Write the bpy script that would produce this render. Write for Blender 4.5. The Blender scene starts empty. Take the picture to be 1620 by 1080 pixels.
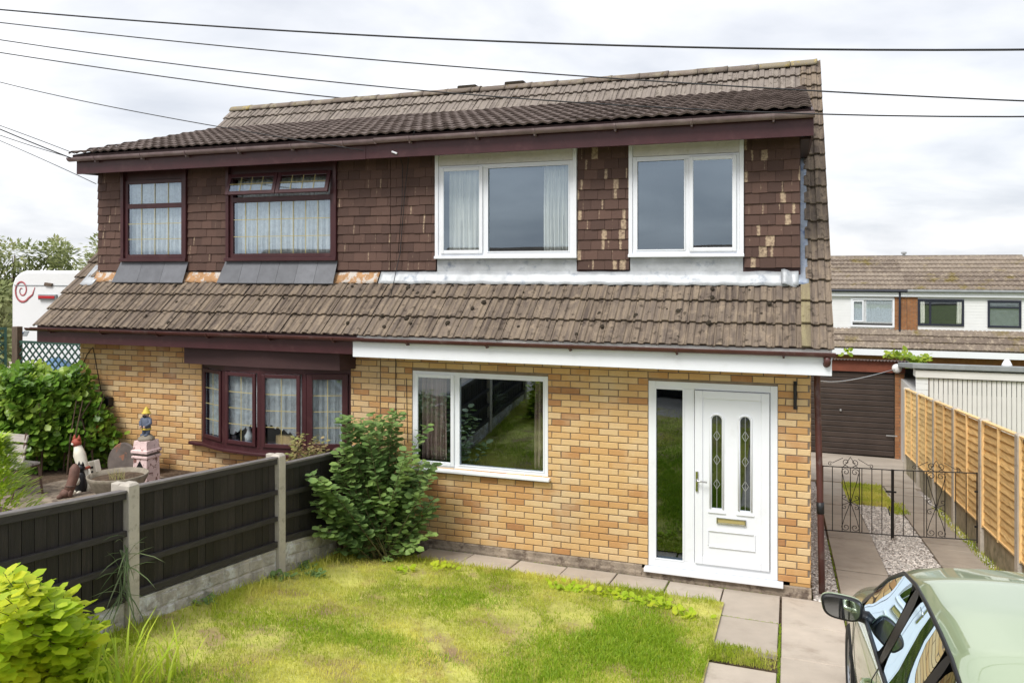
import bpy, math, random
import numpy as np
from mathutils import Vector, Matrix
R = random.Random(11)
NR = np.random.RandomState(5)
rad = math.radians
# ---------------------------------------------------------------- camera
F, CX, CY, D0, H = 1260.0, 810.0, 428.0, 8.95, 3.42
TH = math.atan(438/1260); _c = math.cos(TH); _s = math.sin(TH)
sc = bpy.context.scene
cd = bpy.data.cameras.new('camera'); cam = bpy.data.objects.new('camera', cd)
sc.collection.objects.link(cam); sc.camera = cam
cam.location = (0, -D0, H); cam.rotation_euler = (rad(90), 0, TH)
cd.sensor_width = 36; cd.sensor_fit = 'HORIZONTAL'; cd.lens = 36*F/1620
cd.shift_y = -(540-CY)/1620; cd.clip_start = .05; cd.clip_end = 2000
sc.view_settings.view_transform = 'Standard'; sc.view_settings.look = 'None'
sc.view_settings.exposure = 1.15; sc.view_settings.gamma = 1
SUN_EL, SUN_AZ = rad(52), rad(200)      # azimuth clockwise from +Y (north)
# ---------------------------------------------------------------- world
def nodes_of(tree): tree.nodes.clear(); return tree.nodes, tree.links
world = bpy.data.worlds.new('World'); sc.world = world; world.use_nodes = True
n, l = nodes_of(world.node_tree)
out = n.new('ShaderNodeOutputWorld'); bg = n.new('ShaderNodeBackground'); bg.inputs[1].default_value = .1
sky = n.new('ShaderNodeTexSky'); sky.sky_type = 'NISHITA'; sky.sun_disc = False
sky.sun_elevation = SUN_EL; sky.sun_rotation = SUN_AZ; sky.air_density = 1; sky.dust_density = 2
tc = n.new('ShaderNodeTexCoord'); sep = n.new('ShaderNodeSeparateXYZ'); l.new(tc.outputs['Generated'], sep.inputs[0])
def mth(op, a, b=None, nn=None, ll=None, clamp=False):
    m = nn.new('ShaderNodeMath'); m.operation = op; m.use_clamp = clamp
    for i, v in enumerate((a, b)):
        if v is None: continue
        if isinstance(v, (int, float)): m.inputs[i].default_value = v
        else: ll.new(v, m.inputs[i])
    return m.outputs[0]
zc = mth('ADD', mth('MAXIMUM', sep.outputs[2], 0.0, n, l), .22, n, l)
cmb = n.new('ShaderNodeCombineXYZ')
l.new(mth('DIVIDE', sep.outputs[0], zc, n, l), cmb.inputs[0]); l.new(mth('DIVIDE', sep.outputs[1], zc, n, l), cmb.inputs[1])
cn = n.new('ShaderNodeTexNoise'); cn.inputs['Scale'].default_value = 1.15; cn.inputs['Detail'].default_value = 8
cn.inputs['Roughness'].default_value = .52; cn.inputs['Distortion'].default_value = .25; l.new(cmb.outputs[0], cn.inputs['Vector'])
cr = n.new('ShaderNodeValToRGB'); l.new(cn.outputs['Fac'], cr.inputs[0])
cr.color_ramp.elements[0].position = .36; cr.color_ramp.elements[0].color = (3.5, 3.64, 3.95, 1)
cr.color_ramp.elements[1].position = .62; cr.color_ramp.elements[1].color = (5.7, 5.7, 5.78, 1)
e = cr.color_ramp.elements.new(.5); e.color = (4.6, 4.66, 4.82, 1)
mx = n.new('ShaderNodeMix'); mx.data_type = 'RGBA'; mx.inputs[0].default_value = .92
l.new(sky.outputs[0], mx.inputs[6]); l.new(cr.outputs[0], mx.inputs[7]); l.new(mx.outputs[2], bg.inputs[0]); l.new(bg.outputs[0], out.inputs[0])
# ---------------------------------------------------------------- sun (veiled by cloud)
sd = bpy.data.lights.new('sun', 'SUN'); sd.energy = 1.5; sd.angle = rad(24); sd.color = (1, .965, .91)
so = bpy.data.objects.new('sun', sd); sc.collection.objects.link(so)
sv = Vector((math.sin(SUN_AZ)*math.cos(SUN_EL), math.cos(SUN_AZ)*math.cos(SUN_EL), math.sin(SUN_EL)))
so.rotation_euler = sv.to_track_quat('Z', 'Y').to_euler(); so.location = (0, -20, 30)
# ---------------------------------------------------------------- pixel helpers
def ray(px, py):
    u = (px-CX)/F; return (-_s+u*_c, _c+u*_s, -(py-CY)/F)
def PY(px, py, Y):
    d = ray(px, py); t = (Y+D0)/d[1]; return Vector((d[0]*t, Y, H+d[2]*t))
def PX(px, py, X):
    d = ray(px, py); t = X/d[0]; return Vector((X, -D0+d[1]*t, H+d[2]*t))
def PZ(px, py, Z):
    d = ray(px, py); t = (Z-H)/d[2]; return Vector((d[0]*t, -D0+d[1]*t, Z))
def G(x, y):                       # sloping ground: falls away behind the house
    yy = min(max(y, -9.5), 34); return -.03-.1*yy-.01*(min(max(x, -8), 8)-.22)
def LAWN(x, y): return G(x, y)+.018+.05*max(0, -y-.6)*min(1, max(0, (-x-.6)/4.35))
def PG(px, py, off=0):
    p = PZ(px, py, 0)
    for _ in range(40): p = PZ(px, py, G(p.x, p.y)+off)
    return p
# ---------------------------------------------------------------- object helpers
W = {}
def link(o): sc.collection.objects.link(o)
def setp(o, parent, basis=None):
    basis = basis if basis is not None else Matrix.Translation(o.location)
    o.matrix_basis = basis; W[o.name] = basis
    if parent is not None:
        o.parent = parent; o.matrix_parent_inverse = W[parent.name].inverted()
    return o
def tag(o, label=None, cat=None, group=None, kind=None):
    if label: o['label'] = label
    if cat: o['category'] = cat
    if group: o['group'] = group
    if kind: o['kind'] = kind
    return o
def thing(name, label, cat, loc=(0, 0, 0), group=None):
    o = bpy.data.objects.new(name, None); link(o); o.empty_display_size = .2
    setp(o, None, Matrix.Translation(Vector(loc))); return tag(o, label, cat, group)
def inst(name, mesh, basis, parent):
    o = bpy.data.objects.new(name, mesh); link(o); return setp(o, parent, basis)
class MB:
    def __init__(s): s.v = []; s.f = []
    def add(s, vs, fs):
        k = len(s.v); s.v += [tuple(q) for q in vs]; s.f += [tuple(i+k for i in q) for q in fs]; return s
    def box(s, x0, x1, y0, y1, z0, z1):
        return s.add([(x0,y0,z0),(x1,y0,z0),(x1,y1,z0),(x0,y1,z0),(x0,y0,z1),(x1,y0,z1),(x1,y1,z1),(x0,y1,z1)],
                     [(0,3,2,1),(4,5,6,7),(0,1,5,4),(1,2,6,5),(2,3,7,6),(3,0,4,7)])
    def obox(s, c, ax, ay, az):     # centre and three half-axis vectors
        c, ax, ay, az = map(Vector, (c, ax, ay, az)); vs = []
        for dz in (-1, 1):
            for dx, dy in ((-1,-1),(1,-1),(1,1),(-1,1)): vs.append(c+ax*dx+ay*dy+az*dz)
        return s.add(vs, [(0,3,2,1),(4,5,6,7),(0,1,5,4),(1,2,6,5),(2,3,7,6),(3,0,4,7)])
    def prism(s, poly, d):          # polygon (3D points) extruded by vector d
        m = len(poly); d = Vector(d); a = [Vector(p) for p in poly]
        return s.add(a+[p+d for p in a], [tuple(range(m-1, -1, -1)), tuple(range(m, 2*m))]+[(i, (i+1) % m, (i+1) % m+m, i+m) for i in range(m)])
    def tube(s, pts, r, nn=8, cap=True):
        pts = [Vector(p) for p in pts]; m = len(pts); rr = r if isinstance(r, (list, tuple)) else [r]*m
        t0 = (pts[1]-pts[0]).normalized(); u = t0.orthogonal().normalized(); vs = []
        for i, p in enumerate(pts):
            t = (pts[min(i+1, m-1)]-pts[max(i-1, 0)]).normalized(); u = (u-t*u.dot(t)).normalized(); w = t.cross(u)
            for k in range(nn):
                a = 2*math.pi*k/nn; vs.append(p+(u*math.cos(a)+w*math.sin(a))*rr[i])
        fs = [(i*nn+k, i*nn+(k+1) % nn, (i+1)*nn+(k+1) % nn, (i+1)*nn+k) for i in range(m-1) for k in range(nn)]
        if cap: fs += [tuple(range(nn-1, -1, -1)), tuple((m-1)*nn+k for k in range(nn))]
        return s.add(vs, fs)
    def lathe(s, prof, c=(0, 0, 0), nn=20, sx=1, sy=1, rot=None):
        vs = []; c = Vector(c)
        for r, z in prof:
            for k in range(nn):
                a = 2*math.pi*k/nn; q = Vector((r*math.cos(a)*sx, r*math.sin(a)*sy, z))
                vs.append(c+(rot @ q if rot else q))
        m = len(prof); fs = [(i*nn+k, i*nn+(k+1) % nn, (i+1)*nn+(k+1) % nn, (i+1)*nn+k) for i in range(m-1) for k in range(nn)]
        fs += [tuple(range(nn-1, -1, -1)), tuple((m-1)*nn+k for k in range(nn))]
        return s.add(vs, fs)
    def blob(s, c, rx, ry, rz, nu=10, nv=7, rot=None):
        return s.lathe([(max(1e-3, math.sin(math.pi*i/nv)), -math.cos(math.pi*i/nv)) for i in range(nv+1)], c, nu,
                       rot=(rot or Matrix.Identity(3)) @ Matrix.Diagonal((rx, ry, rz)))
    def grid(s, fn, nu, nv):
        vs = [fn(i/nu, j/nv) for j in range(nv+1) for i in range(nu+1)]
        return s.add(vs, [(j*(nu+1)+i, j*(nu+1)+i+1, (j+1)*(nu+1)+i+1, (j+1)*(nu+1)+i) for j in range(nv) for i in range(nu)])
    def mesh(s, name, mat=None, smooth=False):
        me = bpy.data.meshes.new(name); me.from_pydata(s.v, [], s.f); me.update()
        if mat: me.materials.append(mat)
        if smooth: me.polygons.foreach_set('use_smooth', [True]*len(me.polygons))
        return me
    def build(s, name, mat, parent=None, smooth=False, bevel=0, subsurf=0, sharp=None):
        a = np.array(s.v); lo, hi = a.min(0), a.max(0); c = Vector(((lo[0]+hi[0])/2, (lo[1]+hi[1])/2, lo[2]))
        s.v = [tuple(q) for q in (a-np.array(c))]
        o = bpy.data.objects.new(name, s.mesh(name, mat, smooth)); link(o); setp(o, parent, Matrix.Translation(c))
        if bevel:
            b = o.modifiers.new('bevel', 'BEVEL'); b.width = bevel; b.segments = 2; b.limit_method = 'ANGLE'
        if subsurf:
            b = o.modifiers.new('sub', 'SUBSURF'); b.levels = b.render_levels = subsurf
        if sharp is not None: o.data.set_sharp_from_angle(angle=sharp)
        return o
def bx(*a): return MB().box(*a)
def struct(o): o['kind'] = 'structure'; return o
# ---------------------------------------------------------------- materials
def newmat(name):
    m = bpy.data.materials.new(name); m.use_nodes = True; n, l = nodes_of(m.node_tree)
    o = n.new('ShaderNodeOutputMaterial'); p = n.new('ShaderNodeBsdfPrincipled'); l.new(p.outputs[0], o.inputs[0])
    return m, n, l, p, o
def col3(c, k=1): return (min(1, c[0]*k), min(1, c[1]*k), min(1, c[2]*k), 1)
def mixc(n, l, fac, a, b, mode='MIX'):
    m = n.new('ShaderNodeMix'); m.data_type = 'RGBA'; m.blend_type = mode
    for i, v in ((0, fac), (6, a), (7, b)):
        if isinstance(v, (int, float)): m.inputs[i].default_value = v
        elif isinstance(v, tuple): m.inputs[i].default_value = v
        else: l.new(v, m.inputs[i])
    return m.outputs[2]
def pos(n, l, stretch=(1, 1, 1), obj=False):
    g = n.new('ShaderNodeTexCoord' if obj else 'ShaderNodeNewGeometry'); mp = n.new('ShaderNodeMapping'); mp.inputs['Scale'].default_value = stretch
    l.new(g.outputs['Object' if obj else 'Position'], mp.inputs[0]); return mp.outputs[0]
def nz(n, l, vec, scale, detail=5, rough=.6):
    t = n.new('ShaderNodeTexNoise'); t.inputs['Scale'].default_value = scale; t.inputs['Detail'].default_value = detail; t.inputs['Roughness'].default_value = rough
    l.new(vec, t.inputs['Vector']); return t.outputs['Fac']
def ramp(n, l, fac, *st):
    r = n.new('ShaderNodeValToRGB'); l.new(fac, r.inputs[0]); el = r.color_ramp.elements
    while len(el) < len(st): el.new(.5)
    for q, (p, c) in zip(el, st): q.position = p; q.color = (c, c, c, 1) if isinstance(c, (int, float)) else (*c[:3], 1)
    return r.outputs[0]
def rnd(n, l):                     # one random number per object and per loose piece
    a = n.new('ShaderNodeObjectInfo').outputs['Random']; b = n.new('ShaderNodeNewGeometry').outputs['Random Per Island']
    return mth('FRACT', mth('ADD', a, mth('MULTIPLY', b, 7.31, n, l), n, l), None, n, l)
def bump(n, l, p, h, strength=.3, dist=.01):
    b = n.new('ShaderNodeBump'); b.inputs['Strength'].default_value = strength; b.inputs['Distance'].default_value = dist
    l.new(h, b.inputs['Height']); l.new(b.outputs[0], p.inputs['Normal'])
def M(name, c, rough=.75, var=.2, scale=6, rv=0., bmp=.25, bscale=50, c2=None, c2t=(.5, .65), c2s=3., metal=0, coat=0, stretch=(1, 1, 1), spec=.4, dist=.006):
    m, n, l, p, o = newmat(name); v = pos(n, l, stretch)
    f = ramp(n, l, nz(n, l, v, scale), (.3, 0.), (.7, 1.))
    colr = mixc(n, l, f, col3(c, 1-var), col3(c, 1+var))
    if c2: colr = mixc(n, l, ramp(n, l, nz(n, l, v, c2s, 7, .65), (c2t[0], 0.), (c2t[1], 1.)), colr, col3(c2))
    if rv:
        k = n.new('ShaderNodeMapRange'); l.new(rnd(n, l), k.inputs[0]); k.inputs[3].default_value = 1-rv; k.inputs[4].default_value = 1+rv
        cc = n.new('ShaderNodeCombineColor')
        for i in range(3): l.new(k.outputs[0], cc.inputs[i])
        colr = mixc(n, l, 1., colr, cc.outputs[0], 'MULTIPLY')
    l.new(colr, p.inputs['Base Color']); p.inputs['Roughness'].default_value = rough; p.inputs['Metallic'].default_value = metal
    p.inputs['Coat Weight'].default_value = coat; p.inputs['Specular IOR Level'].default_value = spec
    if bmp: bump(n, l, p, nz(n, l, v, bscale, 4), bmp, dist)
    return m
def brickmat(name, stops, worn=(.70, .58, .38)):
    m, n, l, p, o = newmat(name); v = pos(n, l); r = rnd(n, l)
    c = ramp(n, l, r, *stops)
    c = mixc(n, l, mth('MULTIPLY', nz(n, l, v, 9, 5), .6, n, l), c, (.55, .31, .125, 1))
    c = mixc(n, l, ramp(n, l, nz(n, l, v, 1.1, 6, .65), (.54, 0.), (.72, .35)), c, (.30, .19, .11, 1))
    c = mixc(n, l, ramp(n, l, nz(n, l, v, 55, 5, .7), (.52, 0.), (.78, .4)), c, (.33, .18, .09, 1))
    c = mixc(n, l, ramp(n, l, nz(n, l, v, 2.2, 6, .6), (.5, 0.), (.72, .45)), c, (*worn, 1))
    l.new(c, p.inputs['Base Color']); p.inputs['Roughness'].default_value = .85; p.inputs['Specular IOR Level'].default_value = .25
    bump(n, l, p, nz(n, l, v, 120, 6, .7), .5, .004); return m
def glassmat(name, refl=.16, tint=(.86, .9, .9), one=True):
    m, n, l, p, o = newmat(name); n.remove(p)
    t = n.new('ShaderNodeBsdfTransparent'); t.inputs[0].default_value = (*tint, 1)
    g = n.new('ShaderNodeBsdfGlossy'); g.inputs['Roughness'].default_value = .0; g.inputs[0].default_value = (.70, .85, 1, 1)
    fr = n.new('ShaderNodeFresnel'); fr.inputs[0].default_value = 1.5
    mixs = n.new('ShaderNodeMixShader'); gb_ = n.new('ShaderNodeNewGeometry').outputs['Backfacing']; ff = mth('SUBTRACT', 1., gb_, n, l) if one else 1.
    l.new(mth('MULTIPLY', mth('ADD', mth('MULTIPLY', fr.outputs[0], 1.4, n, l), refl-.055, n, l, True), ff, n, l), mixs.inputs[0]); tn = mixc(n, l, gb_, (*tint, 1), (1., 1., 1., 1)); l.new(tn, t.inputs[0])
    w = nz(n, l, pos(n, l), 1.3, 1); b = n.new('ShaderNodeBump'); b.inputs['Strength'].default_value = .03; b.inputs['Distance'].default_value = .02
    l.new(w, b.inputs['Height']); l.new(b.outputs[0], g.inputs['Normal'])
    l.new(t.outputs[0], mixs.inputs[1]); l.new(g.outputs[0], mixs.inputs[2]); l.new(mixs.outputs[0], o.inputs[0]); return m
def leafmat(name, a, b, c=None, rough=.45, trans=.35, psc=2.0):
    m, n, l, p, o = newmat(name); r = rnd(n, l); v = pos(n, l)
    k = mixc(n, l, r, col3(a), col3(b))
    if c: k = mixc(n, l, ramp(n, l, nz(n, l, v, psc, 4), (.48, 0.), (.66, 1.)), k, col3(c))
    k = mixc(n, l, mth('MULTIPLY', nz(n, l, v, 40, 3), .3, n, l), k, col3(a, .7))
    l.new(k, p.inputs['Base Color']); p.inputs['Roughness'].default_value = rough; p.inputs['Specular IOR Level'].default_value = .35
    t = n.new('ShaderNodeBsdfTranslucent'); l.new(k, t.inputs[0]); ms = n.new('ShaderNodeMixShader'); ms.inputs[0].default_value = trans
    l.new(p.outputs[0], ms.inputs[1]); l.new(t.outputs[0], ms.inputs[2]); l.new(ms.outputs[0], o.inputs[0]); return m
def tilemat(name, base, alt, lich, moss, lt=(.56, .7), streak=True, ms=11):
    m, n, l, p, o = newmat(name); v = pos(n, l); r = rnd(n, l)
    c = mixc(n, l, r, col3(base), col3(alt))
    if streak:
        vs = pos(n, l, (16, 1.5, 1.5)); c = mixc(n, l, ramp(n, l, nz(n, l, vs, 1.6, 3), (.38, 0.), (.66, .75)), c, col3(lich))
    c = mixc(n, l, ramp(n, l, nz(n, l, v, 5, 7, .7), (lt[0], 0.), (lt[1], .8)), c, col3(lich, 1.15))
    c = mixc(n, l, ramp(n, l, nz(n, l, v, ms, 6, .65), (.56, 0.), (.66, .85)), c, col3(moss))
    c = mixc(n, l, ramp(n, l, nz(n, l, v, 90, 3, .6), (.5, 0.), (.8, .5)), c, col3(base, .45))
    l.new(c, p.inputs['Base Color']); p.inputs['Roughness'].default_value = .9; p.inputs['Specular IOR Level'].default_value = .2
    bump(n, l, p, nz(n, l, v, 130, 5, .7), .6, .005); return m
def hangmat(name, wear):
    m, n, l, p, o = newmat(name); v = pos(n, l); r = rnd(n, l)
    c = mixc(n, l, r, (.075, .042, .033, 1), (.120, .068, .052, 1))
    tcn = n.new('ShaderNodeTexCoord'); sp = n.new('ShaderNodeSeparateXYZ'); l.new(tcn.outputs['Object'], sp.inputs[0])
    ob = n.new('ShaderNodeObjectInfo'); rr = ob.outputs['Random']
    # faded band down one side of some tiles
    cen = mth('MULTIPLY', mth('SUBTRACT', mth('FRACT', mth('MULTIPLY', rr, 13.7, n, l), None, n, l), .5, n, l), .15, n, l)
    wid = mth('MULTIPLY', mth('POWER', mth('FRACT', mth('MULTIPLY', rr, 29.3, n, l), None, n, l), 2.2, n, l), wear[1], n, l)
    d = mth('ABSOLUTE', mth('SUBTRACT', sp.outputs[0], cen, n, l), None, n, l)
    d = mth('ADD', d, mth('MULTIPLY', mth('SUBTRACT', nz(n, l, v, 26, 6, .7), .5, n, l), .05, n, l), n, l)
    band = mth('MULTIPLY', mth('SUBTRACT', wid, d, n, l), 90, n, l, True)
    on = mth('LESS_THAN', mth('FRACT', mth('MULTIPLY', rr, 51.9, n, l), None, n, l), wear[0], n, l)
    msk = ramp(n, l, nz(n, l, v, 30, 7, .75), (.36, .15), (.56, 1.)); c = mixc(n, l, mth('MULTIPLY', mth('MULTIPLY', band, on, n, l), mth('MULTIPLY', msk, .85, n, l), n, l), c, (.52, .40, .27, 1))
    c = mixc(n, l, ramp(n, l, nz(n, l, v, 70, 4, .6), (.5, 0.), (.75, .35)), c, (.04, .02, .015, 1))
    l.new(c, p.inputs['Base Color']); p.inputs['Roughness'].default_value = .7; p.inputs['Specular IOR Level'].default_value = .3
    bump(n, l, p, nz(n, l, v, 100, 5), .3, .004); return m
MT = dict(
    mortar=M('mortar', (.22, .17, .125), .95, .25, 6), brick=brickmat('brick_yellow', [(0, (.30, .135, .065)), (.12, (.46, .235, .095)), (.32, (.60, .37, .155)), (.7, (.67, .47, .225)), (1, (.70, .55, .33))]),
    redbrick=brickmat('brick_red', [(0, (.17, .06, .035)), (.5, (.24, .085, .045)), (1, (.28, .12, .07))], (.2, .1, .06)),
    plinth=M('plinth_concrete', (.27, .22, .17), .95, .35, 7, c2=(.12, .09, .07), c2t=(.5, .62), c2s=9, bmp=.8, bscale=25, dist=.02),
    white=M('white_upvc', (.79, .815, .86), .3, .02, 3, bmp=0, c2=(.64, .65, .66), c2t=(.58, .9), c2s=2.5, spec=.5), cream=M('cream_board', (.68, .66, .63), .8, .08, 10, c2=(.4, .38, .33), c2t=(.62, .8), c2s=14, bmp=.3, bscale=60),
    brown=M('brown_upvc', (.055, .017, .020), .38, .15, 4, bmp=0, c2=(.10, .045, .045), c2t=(.55, .85), c2s=5), gutter=M('brown_gutter', (.085, .032, .028), .35, .2, 5, bmp=0, c2=(.17, .13, .12), c2t=(.55, .8), c2s=6),
    gutterpale=M('faded_gutter', (.23, .17, .175), .42, .25, 5, bmp=0, c2=(.28, .24, .24), c2t=(.5, .8), c2s=5), soffit=M('soffit_brown', (.05, .022, .022), .6, .1, 4, bmp=0),
    lead=M('lead', (.44, .46, .48), .5, .2, 4, c2=(.22, .25, .30), c2t=(.55, .7), c2s=7, bmp=.4, bscale=14, metal=.25, dist=.01), leadblue=M('lead_blue', (.30, .34, .40), .5, .3, 9, c2=(.10, .14, .24), c2t=(.52, .66), c2s=9, bmp=.5, bscale=18, metal=.25, dist=.01),
    slate=M('slate', (.13, .135, .15), .5, .15, 8, rv=.12), mortarfil=M('mortar_fillet', (.42, .24, .12), .95, .2, 12, c2=(.55, .50, .45), c2t=(.5, .56), c2s=8, bmp=.7, bscale=30, dist=.02),
    tile=tilemat('tile_concrete', (.100, .078, .065), (.172, .138, .112), (.29, .228, .165), (.042, .032, .024)), tilemain=tilemat('tile_upper', (.165, .138, .122), (.24, .205, .182), (.31, .27, .23), (.085, .07, .05)),
    tiledorm=tilemat('tile_dormer', (.100, .077, .068), (.17, .135, .122), (.32, .275, .25), (.05, .04, .032), (.6, .75), False), tileback=tilemat('tile_back', (.165, .130, .105), (.25, .205, .165), (.36, .30, .23), (.18, .14, .04), (.5, .66), False, 1.1),
    mossy=tilemat('tile_mossy', (.17, .140, .090), (.24, .20, .125), (.32, .28, .16), (.13, .105, .05)), ridge=tilemat('ridge_concrete', (.16, .13, .11), (.22, .18, .15), (.28, .25, .18), (.12, .09, .03), (.5, .62), False),
    ridgel=tilemat('ridge_lichen', (.20, .17, .14), (.3, .26, .18), (.42, .33, .12), (.36, .27, .06), (.54, .62), False), moss=M('moss', (.035, .027, .018), 1, .4, 60, bmp=.6, bscale=120),
    hang=hangmat('hanging_tile_dark', (.36, .014)), hangworn=hangmat('hanging_tile_worn', (.74, .050)),
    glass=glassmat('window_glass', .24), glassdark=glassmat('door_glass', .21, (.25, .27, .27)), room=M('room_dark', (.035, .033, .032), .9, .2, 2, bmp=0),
    curtain=M('curtain_cream', (.74, .72, .66), .9, .06, 3, bmp=0), curtainbrown=M('curtain_mauve', (.36, .25, .23), .9, .25, 3, bmp=0, stretch=(30, 1, .3)),
    gold=M('brass_lead', (.50, .42, .18), .4, .1, 5, bmp=0, metal=.3), chrome=M('chrome', (.6, .6, .6), .18, .05, 5, bmp=0, metal=1), black=M('black_paint', (.012, .012, .013), .45, .2, 9, bmp=.1), wire=M('cable_black', (.018, .018, .02), .6, .1, 3, bmp=0),
    fblack=M('fence_black', (.0175, .0145, .0145), .6, .35, 3, rv=.45, stretch=(14, 14, 1.2), bmp=.5, bscale=20, c2=(.034, .025, .021), c2t=(.54, .78)), frail=M('fence_rail', (.034, .030, .030), .65, .3, 3, stretch=(14, 2, 14), bmp=.4, bscale=20), fcap=M('fence_cap', (.17, .155, .15), .7, .3, 4, stretch=(14, 2, 14)),
    conc=M('concrete_post', (.48, .44, .38), .9, .15, 6, c2=(.22, .20, .15), c2t=(.55, .75), c2s=12, bmp=.5, bscale=70), concw=M('gravel_board', (.40, .37, .33), .95, .25, 9, c2=(.62, .62, .60), c2t=(.52, .62), c2s=5, bmp=.9, bscale=30, dist=.02), concg=M('gravel_board_green', (.30, .26, .18), .95, .25, 7, c2=(.15, .14, .07), c2t=(.5, .7), c2s=5),
    wpost=M('timber_post', (.13, .095, .07), .85, .3, 4, stretch=(10, 10, 1)), forange=M('fence_orange', (.82, .55, .24), .75, .28, 2.5, rv=.16, stretch=(18, 1.3, 18), c2=(.68, .39, .14), c2t=(.52, .7), c2s=2., bmp=.5, bscale=18), fobat=M('fence_batten', (.76, .53, .25), .75, .25, 3, stretch=(18, 18, 1.3), rv=.1),
    slab=M('paving_slab', (.46, .40, .335), .92, .10, 3, rv=.1, c2=(.32, .265, .215), c2t=(.56, .75), c2s=2.2, bmp=.5, bscale=90), slabd=M('drive_slab', (.34, .295, .245), .92, .12, 3, rv=.08, c2=(.24, .20, .165), c2t=(.54, .75), c2s=2.0, bmp=.5, bscale=90), pebble=M('pebble', (.58, .545, .51), .85, .1, 30, rv=.45, bmp=0), gravelbase=M('gravel_bed', (.34, .30, .27), .95, .4, 70, bmp=.6),
    soil=M('soil', (.085, .055, .035), 1, .4, 12, c2=(.16, .12, .08), c2t=(.5, .65), c2s=20, bmp=.8, bscale=50, dist=.02), earth=M('ground_grass', (.12, .15, .03), 1, .4, 5, bmp=.6), tarmac=M('tarmac', (.06, .06, .06), .95, .2, 30), apron=M('drive_concrete', (.38, .33, .275), .95, .12, 2, c2=(.26, .22, .18), c2t=(.5, .7), c2s=1.2),
    iron=M('wrought_iron', (.020, .018, .018), .55, .2, 20, bmp=.2), garage=M('garage_brown', (.055, .040, .034), .42, .2, 2, rv=.1, bmp=0), fasred=M('fascia_red', (.17, .050, .028), .7, .2, 4, stretch=(1, 1, 1)), felt=M('roof_felt', (.27, .29, .30), .85, .15, 5), corr=M('corrugated', (.10, .085, .08), .8, .3, 6), galv=M('galvanised', (.45, .46, .47), .4, .1, 8, metal=.6, bmp=0),
    wgar=M('garage_white', (.70, .69, .67), .6, .05, 3, bmp=.1), wclad=M('white_cladding', (.78, .79, .80), .5, .03, 3, bmp=0), navy=M('navy_upvc', (.022, .025, .042), .4, .1, 3, bmp=0),
    caravan=M('caravan_white', (.78, .79, .80), .3, .02, 2, bmp=0), red=M('red_lens', (.45, .02, .03), .3, .1, 4, bmp=0), swirl=M('swirl_red', (.40, .10, .11), .4, .3, 5, bmp=0), blue=M('blue_cover', (.12, .22, .38), .6, .2, 3, bmp=.2), trell=M('trellis_green', (.035, .085, .065), .7, .25, 8, rv=.2),
    bark=M('bark', (.09, .06, .04), .95, .3, 20, bmp=.6), stem=M('stem', (.10, .09, .035), .8, .3, 15, bmp=.2),
    pinkp=M('flaking_pink', (.74, .56, .54), .9, .12, 10, c2=(.20, .10, .085), c2t=(.56, .60), c2s=14, bmp=.8, bscale=30, dist=.01), stone=M('stone', (.27, .235, .185), .95, .25, 9, c2=(.14, .12, .08), c2t=(.5, .7), c2s=6, bmp=.6, bscale=50), rust=M('rusty_steel', (.105, .085, .075), .75, .3, 6, c2=(.24, .10, .055), c2t=(.56, .62), c2s=5, bmp=.3),
    cwhite=M('cat_white', (.70, .66, .56), .6, .08, 6), cred=M('cat_red', (.34, .075, .045), .6, .2, 9), cblack=M('cat_black', (.012, .012, .014), .4, .2, 9), dogb=M('dog_brown', (.16, .085, .065), .7, .25, 9), bench=M('bench_wood', (.40, .36, .33), .85, .25, 4, stretch=(2, 14, 14)), rustb=M('rust_iron', (.12, .075, .06), .8, .3, 14),
    gblue=M('gnome_blue', (.10, .12, .17), .7, .2, 12), gyel=M('gnome_yellow', (.58, .44, .06), .6, .1, 9), gskin=M('gnome_skin', (.48, .30, .22), .7, .15, 14), gdark=M('gnome_dark', (.03, .028, .03), .7, .2, 9),
    tyre=M('tyre', (.016, .016, .017), .8, .1, 20, bmp=.2), rim=M('alloy', (.32, .33, .34), .3, .05, 5, metal=.9, bmp=0), trim=M('car_trim', (.008, .008, .009), .45, .05, 4, bmp=0), carlight=M('tail_light', (.30, .012, .015), .2, .1, 8, bmp=0, coat=1),
    carglass=glassmat('car_glass', .17, (.16, .17, .17), False), mirrorg=M('mirror_glass', (.7, .73, .76), .02, 0, 2, metal=1, bmp=0), terr=M('terracotta', (.42, .17, .08), .9, .15, 9), pattress=M('plant_orange', (.42, .14, .03), .8, .3, 20),
    render=M('render_cream', (.5, .47, .4), .9, .1, 3),
)
def paint(name, c):
    m, n, l, p, o = newmat(name); p.inputs['Base Color'].default_value = (*c, 1); p.inputs['Metallic'].default_value = .5; p.inputs['Roughness'].default_value = .30
    p.inputs['Coat Weight'].default_value = 1; p.inputs['Coat IOR'].default_value = 2.5; p.inputs['Coat Roughness'].default_value = .02
    fl = n.new('ShaderNodeTexNoise'); fl.inputs['Scale'].default_value = 900; l.new(fl.outputs[0], n.new('ShaderNodeBump').inputs['Height']); return m
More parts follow.
